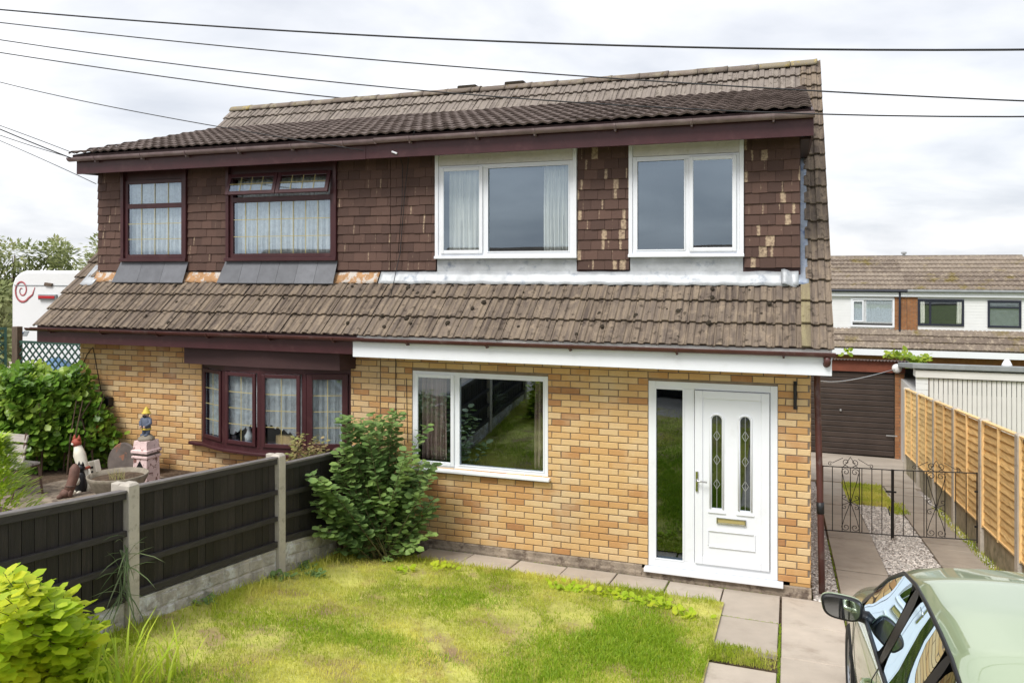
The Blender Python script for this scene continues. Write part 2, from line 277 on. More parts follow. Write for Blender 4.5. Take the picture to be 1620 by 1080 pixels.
def wallbrick():
    m, n, l, p, o = newmat('brick_wall_side'); g = n.new('ShaderNodeNewGeometry'); sp = n.new('ShaderNodeSeparateXYZ'); cb = n.new('ShaderNodeCombineXYZ'); l.new(g.outputs['Position'], sp.inputs[0])
    l.new(mth('ADD', sp.outputs[0], sp.outputs[1], n, l), cb.inputs[0]); l.new(sp.outputs[2], cb.inputs[1]); t = n.new('ShaderNodeTexBrick'); l.new(cb.outputs[0], t.inputs['Vector'])
    t.inputs['Scale'].default_value = 1; t.inputs['Brick Width'].default_value = .225; t.inputs['Row Height'].default_value = .075; t.inputs['Mortar Size'].default_value = .005; t.inputs['Mortar Smooth'].default_value = .1
    t.inputs['Color1'].default_value = (.52, .29, .10, 1); t.inputs['Color2'].default_value = (.68, .49, .24, 1); t.inputs['Mortar'].default_value = (.17, .125, .085, 1); v = pos(n, l)
    l.new(mixc(n, l, mth('MULTIPLY', nz(n, l, v, 9, 5), .5, n, l), t.outputs['Color'], (.55, .29, .095, 1)), p.inputs['Base Color']); p.inputs['Roughness'].default_value = .85; bump(n, l, p, mth('SUBTRACT', 1., t.outputs['Fac'], n, l), .6, .006); return m
MT['wallbrick'] = wallbrick()
MT['paint'] = paint('car_paint_sage', (.40, .50, .29))
def lacemat(name, dens=1.02):
    m, n, l, p, o = newmat(name); v = pos(n, l); p.inputs['Base Color'].default_value = (.80, .82, .84, 1); p.inputs['Roughness'].default_value = .95
    t = n.new('ShaderNodeBsdfTransparent'); ms = n.new('ShaderNodeMixShader')
    sp = n.new('ShaderNodeTexVoronoi'); sp.inputs['Scale'].default_value = 26; l.new(v, sp.inputs['Vector'])
    f = mth('ADD', mth('MULTIPLY', ramp(n, l, nz(n, l, v, 17, 4), (.42, 0.), (.6, 1.)), .22, n, l), dens-.2, n, l, True)
    tr = n.new('ShaderNodeBsdfTranslucent'); tr.inputs[0].default_value = (.8, .82, .84, 1); m2 = n.new('ShaderNodeMixShader'); m2.inputs[0].default_value = .25
    l.new(p.outputs[0], m2.inputs[1]); l.new(tr.outputs[0], m2.inputs[2])
    l.new(f, ms.inputs[0]); l.new(t.outputs[0], ms.inputs[1]); l.new(m2.outputs[0], ms.inputs[2]); l.new(ms.outputs[0], o.inputs[0]); return m
MT['lace'] = lacemat('lace')
def grassmat():
    m, n, l, p, o = newmat('grass_blade'); v = pos(n, l); r = rnd(n, l)
    c = mixc(n, l, r, (.26, .38, .025, 1), (.46, .54, .05, 1))
    c = mixc(n, l, ramp(n, l, nz(n, l, v, .9, 5, .62), (.42, 0.), (.60, .85)), c, (.80, .75, .19, 1))
    c = mixc(n, l, ramp(n, l, nz(n, l, v, 3.1, 5, .7), (.56, 0.), (.68, .8)), c, (.66, .53, .27, 1))
    l.new(c, p.inputs['Base Color']); p.inputs['Roughness'].default_value = .6; p.inputs['Specular IOR Level'].default_value = .2
    t = n.new('ShaderNodeBsdfTranslucent'); l.new(c, t.inputs[0]); ms = n.new('ShaderNodeMixShader'); ms.inputs[0].default_value = .45
    l.new(p.outputs[0], ms.inputs[1]); l.new(t.outputs[0], ms.inputs[2]); l.new(ms.outputs[0], o.inputs[0]); return m
MT['grass'] = grassmat(); MT['grassgreen'] = leafmat('grass_green', (.24, .42, .02), (.44, .58, .045), trans=.45)
MT['turf'] = M('turf', (.50, .49, .12), 1, .3, 3, c2=(.34, .24, .13), c2t=(.48, .64), c2s=2.2, bmp=.9, bscale=60, dist=.02)
MT['leafwall'] = leafmat('leaf_shrub', (.14, .25, .075), (.27, .40, .14), (.34, .48, .13), psc=3)
MT['leafgold'] = leafmat('leaf_gold', (.38, .56, .03), (.58, .72, .05), (.78, .80, .06), psc=2.2, trans=.5)
MT['blade'] = leafmat('leaf_blade', (.42, .60, .05), (.70, .80, .08), None, trans=.5)
MT['laurel'] = leafmat('leaf_laurel', (.095, .21, .024), (.21, .37, .045), (.42, .55, .08), .3, psc=2.5)
MT['conifer'] = leafmat('leaf_conifer', (.34, .52, .04), (.60, .72, .08))
MT['treeleaf'] = leafmat('leaf_tree', (.20, .25, .09), (.34, .37, .16), (.46, .47, .24), .6, psc=.7)
MT['maple'] = leafmat('leaf_maple', (.28, .33, .10), (.46, .38, .18), (.52, .32, .2), psc=5)
MT['vine'] = leafmat('leaf_vine', (.2, .32, .02), (.38, .45, .04))
# ================================================================ SETTING
def sheet(name, x0, x1, y0, y1, zf, mat, nx=12, ny=24, xs=None, ys=None):
    xs = xs or [x0+(x1-x0)*i/nx for i in range(nx+1)]; ys = ys or [y0+(y1-y0)*j/ny for j in range(ny+1)]
    mb = MB(); k = len(xs)
    mb.add([(x, y, zf(x, y)) for y in ys for x in xs], [(j*k+i, j*k+i+1, (j+1)*k+i+1, (j+1)*k+i) for j in range(len(ys)-1) for i in range(k-1)])
    return mb.build(name, mat)
gx = [-600, -200, -60, -30, -16, -12, -8, -6, -4, -2, 0, 2, 4, 8, 16, 30, 60, 200, 600]
gy = [-600, -200, -80, -50, -30, -20, -14, -9.5, -6, -3, 0, 3, 6, 10, 14, 20, 27, 34, 60, 120, 300, 900]
struct(sheet('ground', 0, 0, 0, 0, lambda x, y: G(x, y)-.09, MT['earth'], xs=gx, ys=gy))
struct(sheet('reflection_paving', -30, -.62, -9.4, -5.95, lambda x, y: LAWN(x, y) if x > -5 else G(x, y)+.24, MT['slabd'], 20, 6))  # unseen paving, added so the door side glass reflects grey
struct(sheet('lawn', -4.93, -.62, -5.95, -.60, LAWN, MT['turf'], 20, 40))
struct(sheet('side_gravel_bed', .245, .51, .0, 12.6, lambda x, y: G(x, y)-.03, MT['gravelbase'], 2, 20))
struct(sheet('gravel_bed', 1.125, 1.795, -8.9, 12.3, lambda x, y: G(x, y)-.025, MT['gravelbase'], 3, 40))
struct(sheet('gravel_verge', 2.385, 2.49, -8.9, 12.3, lambda x, y: G(x, y)-.03, MT['gravelbase'], 2, 40))
struct(sheet('garage_apron', .25, 2.9, 8.6, 13.6, lambda x, y: G(x, y)+(.012 if y > 8.6005 else -.08), MT['apron'], 4, 10, ys=[8.6, 8.601, 9, 10, 11, 12, 13, 13.6]))
NG = .65
struct(sheet('neighbour_garden', -30, -5.02, -9, .02, lambda x, y: NG, MT['soil'], 10, 10))
struct(sheet('neighbour_yard', -30, -9.83, .02, 9, lambda x, y: NG-.004, MT['apron'], 8, 8))
struct(sheet('road', -80, 80, -19, -11.2, lambda x, y: G(x, -9.5)-.06, MT['tarmac'], 20, 2))
struct(sheet('pavement', -80, 80, -11.2, -9.42, lambda x, y: G(x, -9.5)+.05, MT['slabd'], 20, 1))
# paving slabs -------------------------------------------------------
path = struct(sheet('garden_path_bed', -4.2, .52, -9.3, -.02, lambda x, y: G(x, y)-.045, MT['soil'], 10, 30))
def slab(x0, x1, y0, y1, parent, mat, up=0.):
    g = .007; q = R.uniform(-.006, .006); mb = MB(); T = []
    for x, y in ((x0+g, y0+g), (x1-g, y0+g), (x1-g, y1-g), (x0+g, y1-g)): T.append((x+R.uniform(-.004, .004), y+R.uniform(-.004, .004), G(x, y)+up+q+R.uniform(-.003, .003)))
    cx, cy = (x0+x1)/2, (y0+y1)/2; ins = [(x+(cx-x)*.012, y+(cy-y)*.012, z) for x, y, z in T]
    low = [(x, y, z-.006) for x, y, z in T]; bot = [(x, y, z-.05) for x, y, z in T]
    mb.add(bot+low+ins, [(0,1,5,4),(1,2,6,5),(2,3,7,6),(3,0,4,7),(4,5,9,8),(5,6,10,9),(6,7,11,10),(7,4,8,11),(8,9,10,11)])
    return mb.build('paving_slab', mat, parent)
xj = [-4.17, -3.58, -3.0, -2.42, -1.835, -1.25]
for a, b in zip(xj[:-1], xj[1:]): slab(a, b, -.62, -.035, path, MT['slab'])
slab(-1.25, -.665, -.95, -.035, path, MT['slab']); slab(-.665, -.082, -.95, -.035, path, MT['slab'])
slab(-.672, -.085, -1.80, -.965, path, MT['slab'])
slab(-.665, -.085, -3.1, -2.22, path, MT['slab']); slab(-.665, -.085, -4.0, -3.11, path, MT['slab']); slab(-.665, -.085, -4.9, -4.01, path, MT['slab'])
y = -.035
for k in range(10): slab(-.072, .51, y-.905, y, path, MT['slab']); y -= .905
drive = struct(sheet('driveway_bed', .515, 2.38, -9.3, 8.6, lambda x, y: G(x, y)-.05, MT['soil'], 4, 40))
y = 8.6
while y > -9:
    slab(.525, 1.12, y-.9, y, drive, MT['slabd']); y -= .9
y = 8.6
while y > -9:
    slab(1.80, 2.38, y-.9, y, drive, MT['slabd']); y -= .9
# gravel ---------------------------------------------------------------
def pebbles(name, label, areas, parent=None):
    oc = np.array([(1,0,0),(0,1,0),(-1,0,0),(0,-1,0),(0,0,1),(0,0,-.4)], float); fc = np.array([(0,1,4),(1,2,4),(2,3,4),(3,0,4),(1,0,5),(2,1,5),(3,2,5),(0,3,5)])
    V = []; 
    for x0, x1, y0, y1, cnt, sz in areas:
        for _ in range(cnt):
            x = R.uniform(x0, x1); y = R.uniform(y0, y1); s_ = sz*R.uniform(.6, 1.5); a = R.uniform(0, 6.28); ca, sa = math.cos(a), math.sin(a)
            k = oc*np.array([s_, s_*R.uniform(.5, .9), s_*R.uniform(.35, .7)]); k += NR.uniform(-.2, .2, k.shape)*s_
            q = np.stack([k[:, 0]*ca-k[:, 1]*sa+x, k[:, 0]*sa+k[:, 1]*ca+y, k[:, 2]+G(x, y)-.02+R.uniform(0, .012)], 1); V.append(q)
    m = len(V); V = np.concatenate(V); Fc = (fc[None]+(np.arange(m)*6)[:, None, None]).reshape(-1, 3)
    mb = MB(); mb.v = V.tolist(); mb.f = Fc.tolist(); o = mb.build(name, MT['pebble']); return tag(o, label, 'gravel', kind='stuff')
pebbles('gravel', 'pale loose gravel between the concrete strips of the driveway', [(1.13, 1.79, -1.5, 6.2, 9500, .016), (1.13, 1.79, 6.2, 7.6, 600, .016), (.25, .50, .0, 8, 2600, .014), (2.385, 2.49, 0, 8, 900, .018)])
# grass ------------------------------------------------------------------
def blades(name, label, regs, mat=None, zf=LAWN, bare=False, oval=False):
    P = []
    for x0, x1, y0, y1, cnt, h0, h1, wd in regs:
        x = NR.uniform(x0, x1, cnt); y = NR.uniform(y0, y1, cnt)
        if oval:
            q_ = np.sqrt(NR.rand(cnt))*NR.uniform(.45, 1.0, cnt); a_ = NR.uniform(0, 6.283, cnt); q_ = q_*(.8+.22*np.sin(3*a_+x0*5)+.14*np.sin(7*a_+y0*3)); x = np.clip((x0+x1)/2+(x1-x0)*.62*q_*np.cos(a_), -4.9, -.64); y = (y0+y1)/2+(y1-y0)*.62*q_*np.sin(a_)
        h = NR.uniform(h0, h1, cnt)*(.6+.8*NR.rand(cnt)); P.append(np.stack([x, y, h, np.full(cnt, wd)], 1))
    P = np.concatenate(P); d_ = np.sin(P[:, 0]*2.3+1.3*np.sin(P[:, 1]*1.9))+np.sin(P[:, 1]*3.1+1.7*np.sin(P[:, 0]*2.7+1))+.9*np.sin(P[:, 0]*7.7+P[:, 1]*5.3); P = P[(d_ < .95) | (NR.rand(len(P)) < .25)] if bare else P; N = len(P); z = np.array([zf(a, b) for a, b in P[:, :2]])
    a = NR.uniform(0, 6.283, N); lean = NR.uniform(.1, .9, N); w = P[:, 3]*NR.uniform(.7, 1.4, N); h = P[:, 2]
    dx, dy = np.cos(a), np.sin(a); b = NR.uniform(0, 6.283, N); ex, ey = np.cos(b), np.sin(b)
    base = np.stack([P[:, 0], P[:, 1], z-.005], 1); side = np.stack([dx*w, dy*w, 0*w], 1)
    mid = base+np.stack([ex*lean*h*.3, ey*lean*h*.3, h*.6], 1); tip = base+np.stack([ex*lean*h, ey*lean*h, h*(1-.35*lean)], 1)
    V = np.stack([base-side, base+side, mid+side*.8, mid-side*.8, tip], 1).reshape(-1, 3); k = np.arange(N)*5
    me = bpy.data.meshes.new(name); fs = np.concatenate([np.stack([k, k+1, k+2, k+3], 1).reshape(-1)]), np.stack([k+3, k+2, k+4], 1).reshape(-1)
    nq = N; me.vertices.add(len(V)); me.vertices.foreach_set('co', V.astype(np.float32).ravel()); me.loops.add(7*N)
    me.loops.foreach_set('vertex_index', np.concatenate(fs).astype(np.int32)); me.polygons.add(2*N)
    me.polygons.foreach_set('loop_start', np.concatenate([np.arange(N)*4, 4*N+np.arange(N)*3]).astype(np.int32)); me.update(calc_edges=True)
    me.materials.append(mat or MT['grass']); o = bpy.data.objects.new(name, me); link(o); setp(o, None, Matrix.Identity(4)); return tag(o, label, 'grass', kind='stuff')
blades('grass', 'patchy yellow-green lawn grass in front of the house', [
    (-4.9, -.64, -2.9, -.60, 56000, .018, .05, .0022), (-4.9, -.64, -5.2, -2.9, 62000, .018, .05, .0022), (-4.9, -.64, -6.4, -5.2, 12000, .02, .05, .003),
    (-.66, -.09, -2.22, -1.80, 3200, .02, .05, .0022), (-4.88, -4.6, -5.5, -.9, 2600, .05, .13, .003), (-4.9, -.7, -.85, -.58, 3600, .03, .08, .003)], bare=True)
blades('grass', 'longer fresh green grass on the lawn near the path corner', [(-1.95, -.60, -3.2, -1.1, 15000, .03, .07, .0026), (-2.3, -1.2, -4.6, -2.2, 7000, .025, .06, .0026), (-4.5, -2.2, -3.6, -2.9, 3500, .02, .05, .0024), (-4.3, -3.2, -5.2, -4.2, 3500, .02, .05, .0024), (-3.6, -2.4, -2.3, -1.3, 2500, .02, .05, .0024)], MT['grassgreen'], oval=True)
blades('joint_moss', 'short grass and moss growing in the joints of the path slabs', [(-.088, -.068, -3.2, -1.0, 900, .008, .03, .002), (-.69, -.655, -4.0, -.95, 700, .012, .04, .002), (-.66, .4, -.98, -.945, 260, .006, .02, .002), (-4.1, -.1, -.045, -.025, 500, .008, .03, .002), (-1.26, -1.24, -.95, -.05, 120, .006, .02, .002), (.508, .525, -3, 3, 500, .01, .035, .002)], MT['grassgreen'], zf=lambda x, y: G(x, y)-.006)
blades('verge_grass', 'green grass tuft growing in the gravel behind the iron gates', [(1.0, 1.74, 6.2, 8.58, 6200, .03, .08, .006), (1.6, 1.9, 5.6, 6.6, 700, .03, .07, .006), (2.33, 2.47, .6, 6.5, 1300, .03, .08, .004)], zf=lambda x, y: G(x, y)-.01)
# ================================================================ HOUSE PIECES
def hole_boxes(mb, x0, x1, z0, z1, y0, y1, holes):
    xs = sorted({x0, x1, *[q for h in holes for q in h[:2] if x0 < q < x1]}); zs = sorted({z0, z1, *[q for h in holes for q in h[2:] if z0 < q < z1]})
    for a, b in zip(xs[:-1], xs[1:]):
        run = None
        for c, d in zip(zs[:-1], zs[1:]):
            mxx, mz = (a+b)/2, (c+d)/2
            if any(h[0] < mxx < h[1] and h[2] < mz < h[3] for h in holes):
                if run: mb.box(a, b, y0, y1, *run); run = None
            else: run = (run[0], d) if run else (c, d)
        if run: mb.box(a, b, y0, y1, *run)
    return mb
_bm = {}
def brickmesh(L, mat, var, h=.065, dp=.03):
    key = (round(L, 3), mat.name, var, h)
    if key not in _bm:
        rr = random.Random(hash(key[0])+var); c = .0045; j = lambda: rr.uniform(-.0022, .0022); x = L/2; z = h/2; mb = MB()
        o = [(-x+j(), 0, -z+j()), (x+j(), 0, -z+j()), (x+j(), 0, z+j()), (-x+j(), 0, z+j())]
        f = [(-x+c, 0, -z+c), (x-c, 0, -z+c), (x-c, 0, z-c), (-x+c, 0, z-c)]
        mb.add([(a, dp, b) for a, _, b in o]+[(a, .004, b) for a, _, b in o]+f, [(0,1,5,4),(1,2,6,5),(2,3,7,6),(3,0,4,7),(4,5,9,8),(5,6,10,9),(6,7,11,10),(7,4,8,11),(8,9,10,11)])
        _bm[key] = mb.mesh('brick', mat)
    return _bm[key]
def bricks(parent, x0, x1, z0, z1, holes, Y, mat, maxobj=300, vis=None, phase=0.):
    out_ = []; z = z0; row = 0
    while z+.066 < z1+.02:
        segs = [(x0, x1)]
        for h in holes:
            if h[2] < z+.05 and h[3] > z+.02:
                ns = []
                for a, b in segs:
                    if h[0] > a: ns.append((a, min(b, h[0])))
                    if h[1] < b: ns.append((max(a, h[1]), b))
                segs = [q for q in ns if q[1]-q[0] > .03]
        off = (.1125 if row % 2 else 0)+phase
        for a, b in segs:
            k = math.floor((a-x0-off)/.225); e = x0+off+k*.225
            while e < b-.001:
                p, q = max(e, a), min(e+.225, b)
                if q-p > .035: out_.append(((p+q)/2, z+.0325, q-p-.010))
                e += .225
        z += .075; row += 1
    vis = vis or (lambda x, z: True)
    out_.sort(key=lambda t: (not vis(t[0], t[1]), (t[0])**2+(t[1]-H)**2))
    rest = MB()
    for i, (x, z, L) in enumerate(out_):
        B = Matrix.Translation((x, Y+R.uniform(-.0022, .0022), z)) @ Matrix.Rotation(R.uniform(-.006, .006), 4, 'Y')
        me = brickmesh(L, mat, R.randrange(4))
        if i < maxobj: inst('brick', me, B, parent)
        else: rest.add([B @ v.co for v in me.vertices], [tuple(p.vertices) for p in me.polygons])
    if rest.v: tag(rest.build('brickwork', mat, parent), kind='stuff')
def ring(mb, x0, x1, z0, z1, y0, y1, w, wb=None):
    wb = wb or w
    mb.box(x0, x0+w, y0, y1, z0, z1); mb.box(x1-w, x1, y0, y1, z0, z1); mb.box(x0+w, x1-w, y0, y1, z1-w, z1); mb.box(x0+w, x1-w, y0, y1, z0, z0+wb); return mb
def pane(parent, x0, x1, z0, z1, y, mat=None): return bx(x0, x1, y, y+.012, z0, z1).build('pane', mat or MT['glass'], parent)
def curtain(name, label, x0, x1, z0, z1, y, mat, folds, amp=.03, group=None, bottom=None, cat='curtain'):
    nu = max(24, int(folds*8)); ph = R.uniform(0, 6)
    def fn(u, v):
        x = x0+(x1-x0)*u; zb = z0+(bottom(u) if bottom else 0); a = 2*math.pi*folds*u+ph
        return (x+.006*math.sin(3*a+v*3), y+amp*(math.sin(a)+.35*math.sin(2.3*a+1.7))*(.65+.35*(1-v))+.0, zb+(z1-zb)*v)
    o = MB().grid(fn, nu, 14).build(name, mat, None, True)
    so_ = o.modifiers.new('thick', 'SOLIDIFY'); so_.thickness = .002
    return tag(o, label, cat, group)
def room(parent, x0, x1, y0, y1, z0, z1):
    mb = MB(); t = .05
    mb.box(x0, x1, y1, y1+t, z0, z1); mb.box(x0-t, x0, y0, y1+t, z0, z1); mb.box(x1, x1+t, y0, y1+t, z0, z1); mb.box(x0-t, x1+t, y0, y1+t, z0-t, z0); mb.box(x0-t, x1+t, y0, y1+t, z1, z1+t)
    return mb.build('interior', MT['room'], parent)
EV_Y, EV_Z, KP = -.40, 2.62, .968      # eaves of the long front slope and its pitch
RG_Y = 3.56; AL = math.atan(KP)
def roofz(y): return EV_Z+KP*(y-EV_Y)
DW = .30                               # dormer wall plane
DE_Y, DE_Z, DJ_Y = -.12, 5.10, 3.10    # dormer eaves and junction
DAL = math.atan((roofz(DJ_Y)-DE_Z)/(DJ_Y-DE_Y))
PROF = [(0, 0), (.028, 0), (.040, .020), (.098, .020), (.110, .003), (.150, .003), (.162, .003), (.174, .020), (.232, .020), (.244, .003), (.284, .003), (.292, .012), (.302, .012)]
PROFD = [(.30*k/16, .021*(.5-.5*math.cos(4*math.pi*k/16))**.8) for k in range(17)]
_tm = {}
def tilemesh(mat, w, length, prof, thick=.026, x0=0., var=0):
    key = (mat.name, round(w, 3), round(length, 3), len(prof), round(x0, 3), var)
    if key not in _tm:
        rr = random.Random(var*7+3); pr = [(x, h) for x, h in prof if x0-1e-6 <= x <= x0+w+1e-6]
        mb = MB(); k = len(pr); jit = [rr.uniform(-.002, .002) for _ in pr]
        mb.v = [(x-x0, -.004+j, h-.004) for (x, h), j in zip(pr, jit)]+[(x-x0, j, h-.0) for (x, h), j in zip(pr, jit)]+[(x-x0, length, h) for x, h in pr]+[(x-x0, j+.004, h-thick) for (x, h), j in zip(pr, jit)]
        for i in range(k-1):
            mb.f += [(i, i+1, k+i+1, k+i), (k+i, k+i+1, 2*k+i+1, 2*k+i), (3*k+i, 3*k+i+1, i+1, i)]
        _tm[key] = mb.mesh('roof_tile', mat)
    return _tm[key]
def lay(parent, name, x0, x1, y0, z0, al, rows, gauge, mat, prof, length, w=.30, lift=.044, every=None):
    """courses of tiles on a slope that starts at (y0, z0)"""
    t = Vector((0, math.cos(al), math.sin(al))); nn = Vector((0, -math.sin(al), math.cos(al)))
    for r in range(rows):
        cnt = max(1, round((x1-x0)/w)); step = (x1-x0)/cnt
        for kx in range(cnt):
            x = x0+step*kx; m_ = (every(x, r) if every else None) or mat
            me = tilemesh(m_, w+.002, length, prof, var=R.randrange(3))
            P = Vector((x, y0, z0))+t*(gauge*r-.01+R.uniform(-.004, .004))+nn*(lift+R.uniform(-.002, .003))
            B = Matrix.Translation(P) @ Matrix.Rotation(al-math.atan(lift*.8/gauge)+R.uniform(-.006, .006), 4, 'X') @ Matrix.Rotation(R.uniform(-.005, .005), 4, 'Z')
            inst(name, me, B, parent)
_hm = {}
def hung(parent, x0, x1, z0, z1, Y, mat, w=.166, g=.1185):
    rows = int(round((z1-z0)/g))
    for r in range(rows):
        x = x0-(w/2 if r % 2 else 0)
        while x < x1-.012:
            a, b = max(x, x0), min(x+w, x1)
            if b-a > .02:
                L = round(b-a-.003, 3); v_ = R.randrange(4); key = (L, mat.name, v_)
                if key not in _hm:
                    rr = random.Random(v_); mb = MB(); h = .165; j = [rr.uniform(-.003, .003) for _ in range(4)]; cam_ = rr.uniform(-.004, .001)
                    mb.add([(-L/2, -.014, j[0]), (0, -.014+cam_, (j[0]+j[1])/2), (L/2, -.014, j[1]), (L/2, 0, j[1]), (0, 0, (j[0]+j[1])/2), (-L/2, 0, j[0]), (-L/2, -.012, h), (0, -.012+cam_, h), (L/2, -.012, h), (L/2, 0, h), (-L/2, 0, h)],
                           [(0,1,7,6),(1,2,8,7),(5,4,1,0),(4,3,2,1),(3,9,8,2),(5,0,6,10)])
                    _hm[key] = mb.mesh('hanging_tile', mat)
                B = Matrix.Translation(((a+b)/2, Y-.020+R.uniform(-.003, .002), z0+g*r+R.uniform(-.003, .003))) @ Matrix.Rotation(-.10+R.uniform(-.015, .01), 4, 'X') @ Matrix.Rotation(R.uniform(-.012, .012), 4, 'Y')
                inst('hanging_tile', _hm[key], B, parent)
            x += w
def gutter(parent, x0, x1, y, z, r, mat, nb, name='gutter'):
    mb = MB(); k = 9; xs = [x0, x1]; vs = []
    for rr in (r, r-.006):
        for x in xs:
            for i in range(k):
                a = math.pi+math.pi*i/(k-1); vs.append((x, y+rr*math.cos(a), z+rr*math.sin(a)))
    fs = [(i+k, i+1+k, i+1, i) for i in range(k-1)]+[(2*k+i, 2*k+i+1, 3*k+i+1, 3*k+i) for i in range(k-1)]+[(i, i+1, 2*k+i+1, 2*k+i) for i in range(k-1)]+[(k+i, 3*k+i, 3*k+i+1, k+i+1) for i in range(k-1)]
    fs += [(0, 2*k, 3*k, k), (k-1, 2*k-1, 4*k-1, 3*k-1)]
    g = mb.add(vs, fs).build(name, mat, parent, True); g.data.set_sharp_from_angle(angle=.6)
    for i in range(nb):
        x = x0+(x1-x0)*(i+.5)/nb+R.uniform(-.08, .08); q = MB()
        pts = [(x, y+(r+.004)*math.cos(math.pi+math.pi*j/8), z+(r+.004)*math.sin(math.pi+math.pi*j/8)) for j in range(9)]
        for a, b in zip(pts[:-1], pts[1:]):
            d = (Vector(b)-Vector(a)); m_ = (Vector(a)+Vector(b))/2; nrm = Vector((0, -d.z, d.y)).normalized(); q.obox(m_, (.014, 0, 0), d*.52, nrm*.004)
        q.box(x-.009, x+.009, y-.01, y+r+.01, z-r-.022, z-r-.006)
        q.build('gutter_bracket', mat, g)
    return g
def flashing(parent, name, x0, x1, y0, z0, y1, z1, mat, seg=.30, wav=.012):
    """lead apron dressed over the top course: from the wall (y1,z1) down to (y0,z0)"""
    n_ = int((x1-x0)/.04); mb = MB()
    def fn(u, v):
        x = x0+(x1-x0)*u; w_ = wav*(.5+.5*math.sin(x*2*math.pi/.15))*(1-v)
        return (x, y1+(y0-y1)*(1-v)-.3*w_+.006*math.sin(x*9+2)*(1-v), z1+(z0-z1)*(1-v)+w_*.7+.004*math.sin(x*17))
    o = mb.grid(fn, n_, 3).build(name, mat, parent, True); s_ = o.modifiers.new('thick', 'SOLIDIFY'); s_.thickness = .006; return o
# ================================================================ RIGHT-HAND HOUSE
PX0 = -4.87                              # party line
house = thing('semi_detached_house', 'yellow-brick semi-detached house half with white door, white windows and white fascia', 'house', (-2.3, 3, 0))
XR, XL = .22, -9.82
dh = (-1.49, -.113, .085, 2.185); wh = (-4.425, -2.668, 1.0, 2.178)
holes = [dh, wh]
fw = hole_boxes(MB(), PX0, XR-.012, .115, 2.42, .010, .24, holes).build('front_wall', MT['mortar'], house)
bricks(fw, PX0, XR, .118, 2.40, holes, 0., MT['brick'], 300)
# plinth: rough concrete course with a broken lower edge
def plinth(parent, x0, x1, z1, d0=.05):
    mb = MB(); k = int((x1-x0)/.06)
    def fn(u, v):
        x = x0+(x1-x0)*u; n1 = math.sin(x*23)*.5+math.sin(x*57+1)*.5
        prof = [(-.005, z1), (-.022, z1-.012), (-.026-.006*n1, z1-.06), (-.038-.008*n1, z1-.085+.008*n1), (-.030, z1-.2), (-.03, z1-.4)]
        i = min(int(round(v*5)), 5); return (x, prof[i][0], prof[i][1])
    return mb.grid(fn, k, 5).build('plinth', MT['plinth'], parent)
plinth(house, PX0, -1.56, .118); plinth(house, -1.56, XR+.004, .085)
sw = MB().prism([(XR, .0, -.9), (XR, 7.3, -.9), (XR, 7.3, 2.6), (XR, RG_Y, roofz(RG_Y)-.1), (XR, EV_Y+.42, 2.50), (XR, 0, 2.42)], (-.21, 0, 0)); sw.v = [(x, y+(.011 if y < .02 else 0), z) for x, y, z in sw.v]
sw.build('side_wall', MT['wallbrick'], house)
bx(PX0, XR-.22, 7.1, 7.3, -.9, 2.7).build('back_wall', MT['wallbrick'], house)
bx(PX0, XR-.23, .25, 7.0, -.4, .04).build('floor_slab', MT['room'], house)
def whitewin(parent, name, x0, x1, z0, z1, y, vent, mull, tw=.062, sw_=.045, rim=.05, d=.07):
    """white frame with one opening casement; vent = (x0,x1), mull = x of the fixed light's left and right glass edge"""
    w = ring(MB(), x0, x1, z0, z1, y, y+d, rim)
    a, b = vent; fa, fb = mull
    if a < fa: w.box(b, fa, y+.002, y+d, z0+rim, z1-rim)
    else: w.box(fb, a, y+.002, y+d, z0+rim, z1-rim)
    o = w.build(name, MT['white'], parent, bevel=.004)
    c = ring(MB(), a-.012, b+.012, z0+rim-.018, z1-rim+.018, y-.022, y-.002, sw_).box(a-.012+sw_, b+.012-sw_, y-.002, y+.02, z0+rim-.018, z0+rim-.006)
    c = c.build('casement', MT['white'], o, bevel=.006)
    pane(o, a+sw_-.012, b-sw_+.012, z0+rim-.018+sw_, z1-rim+.018-sw_, y-.012)
    pane(o, fa, fb, z0+rim, z1-rim, y+.018)
    ring(MB(), fa-.004, fb+.004, z0+rim-.004, z1-rim+.004, y-.008, y-.002, .014).build('glazing_bead', MT['white'], o)
    return o
gw = whitewin(house, 'window', *wh, .012, (-4.378, -3.872), (-3.80, -2.716))
bx(wh[0]-.09, wh[1]+.035, -.075, .06, .962, .998).build('sill', MT['white'], gw, bevel=.008)
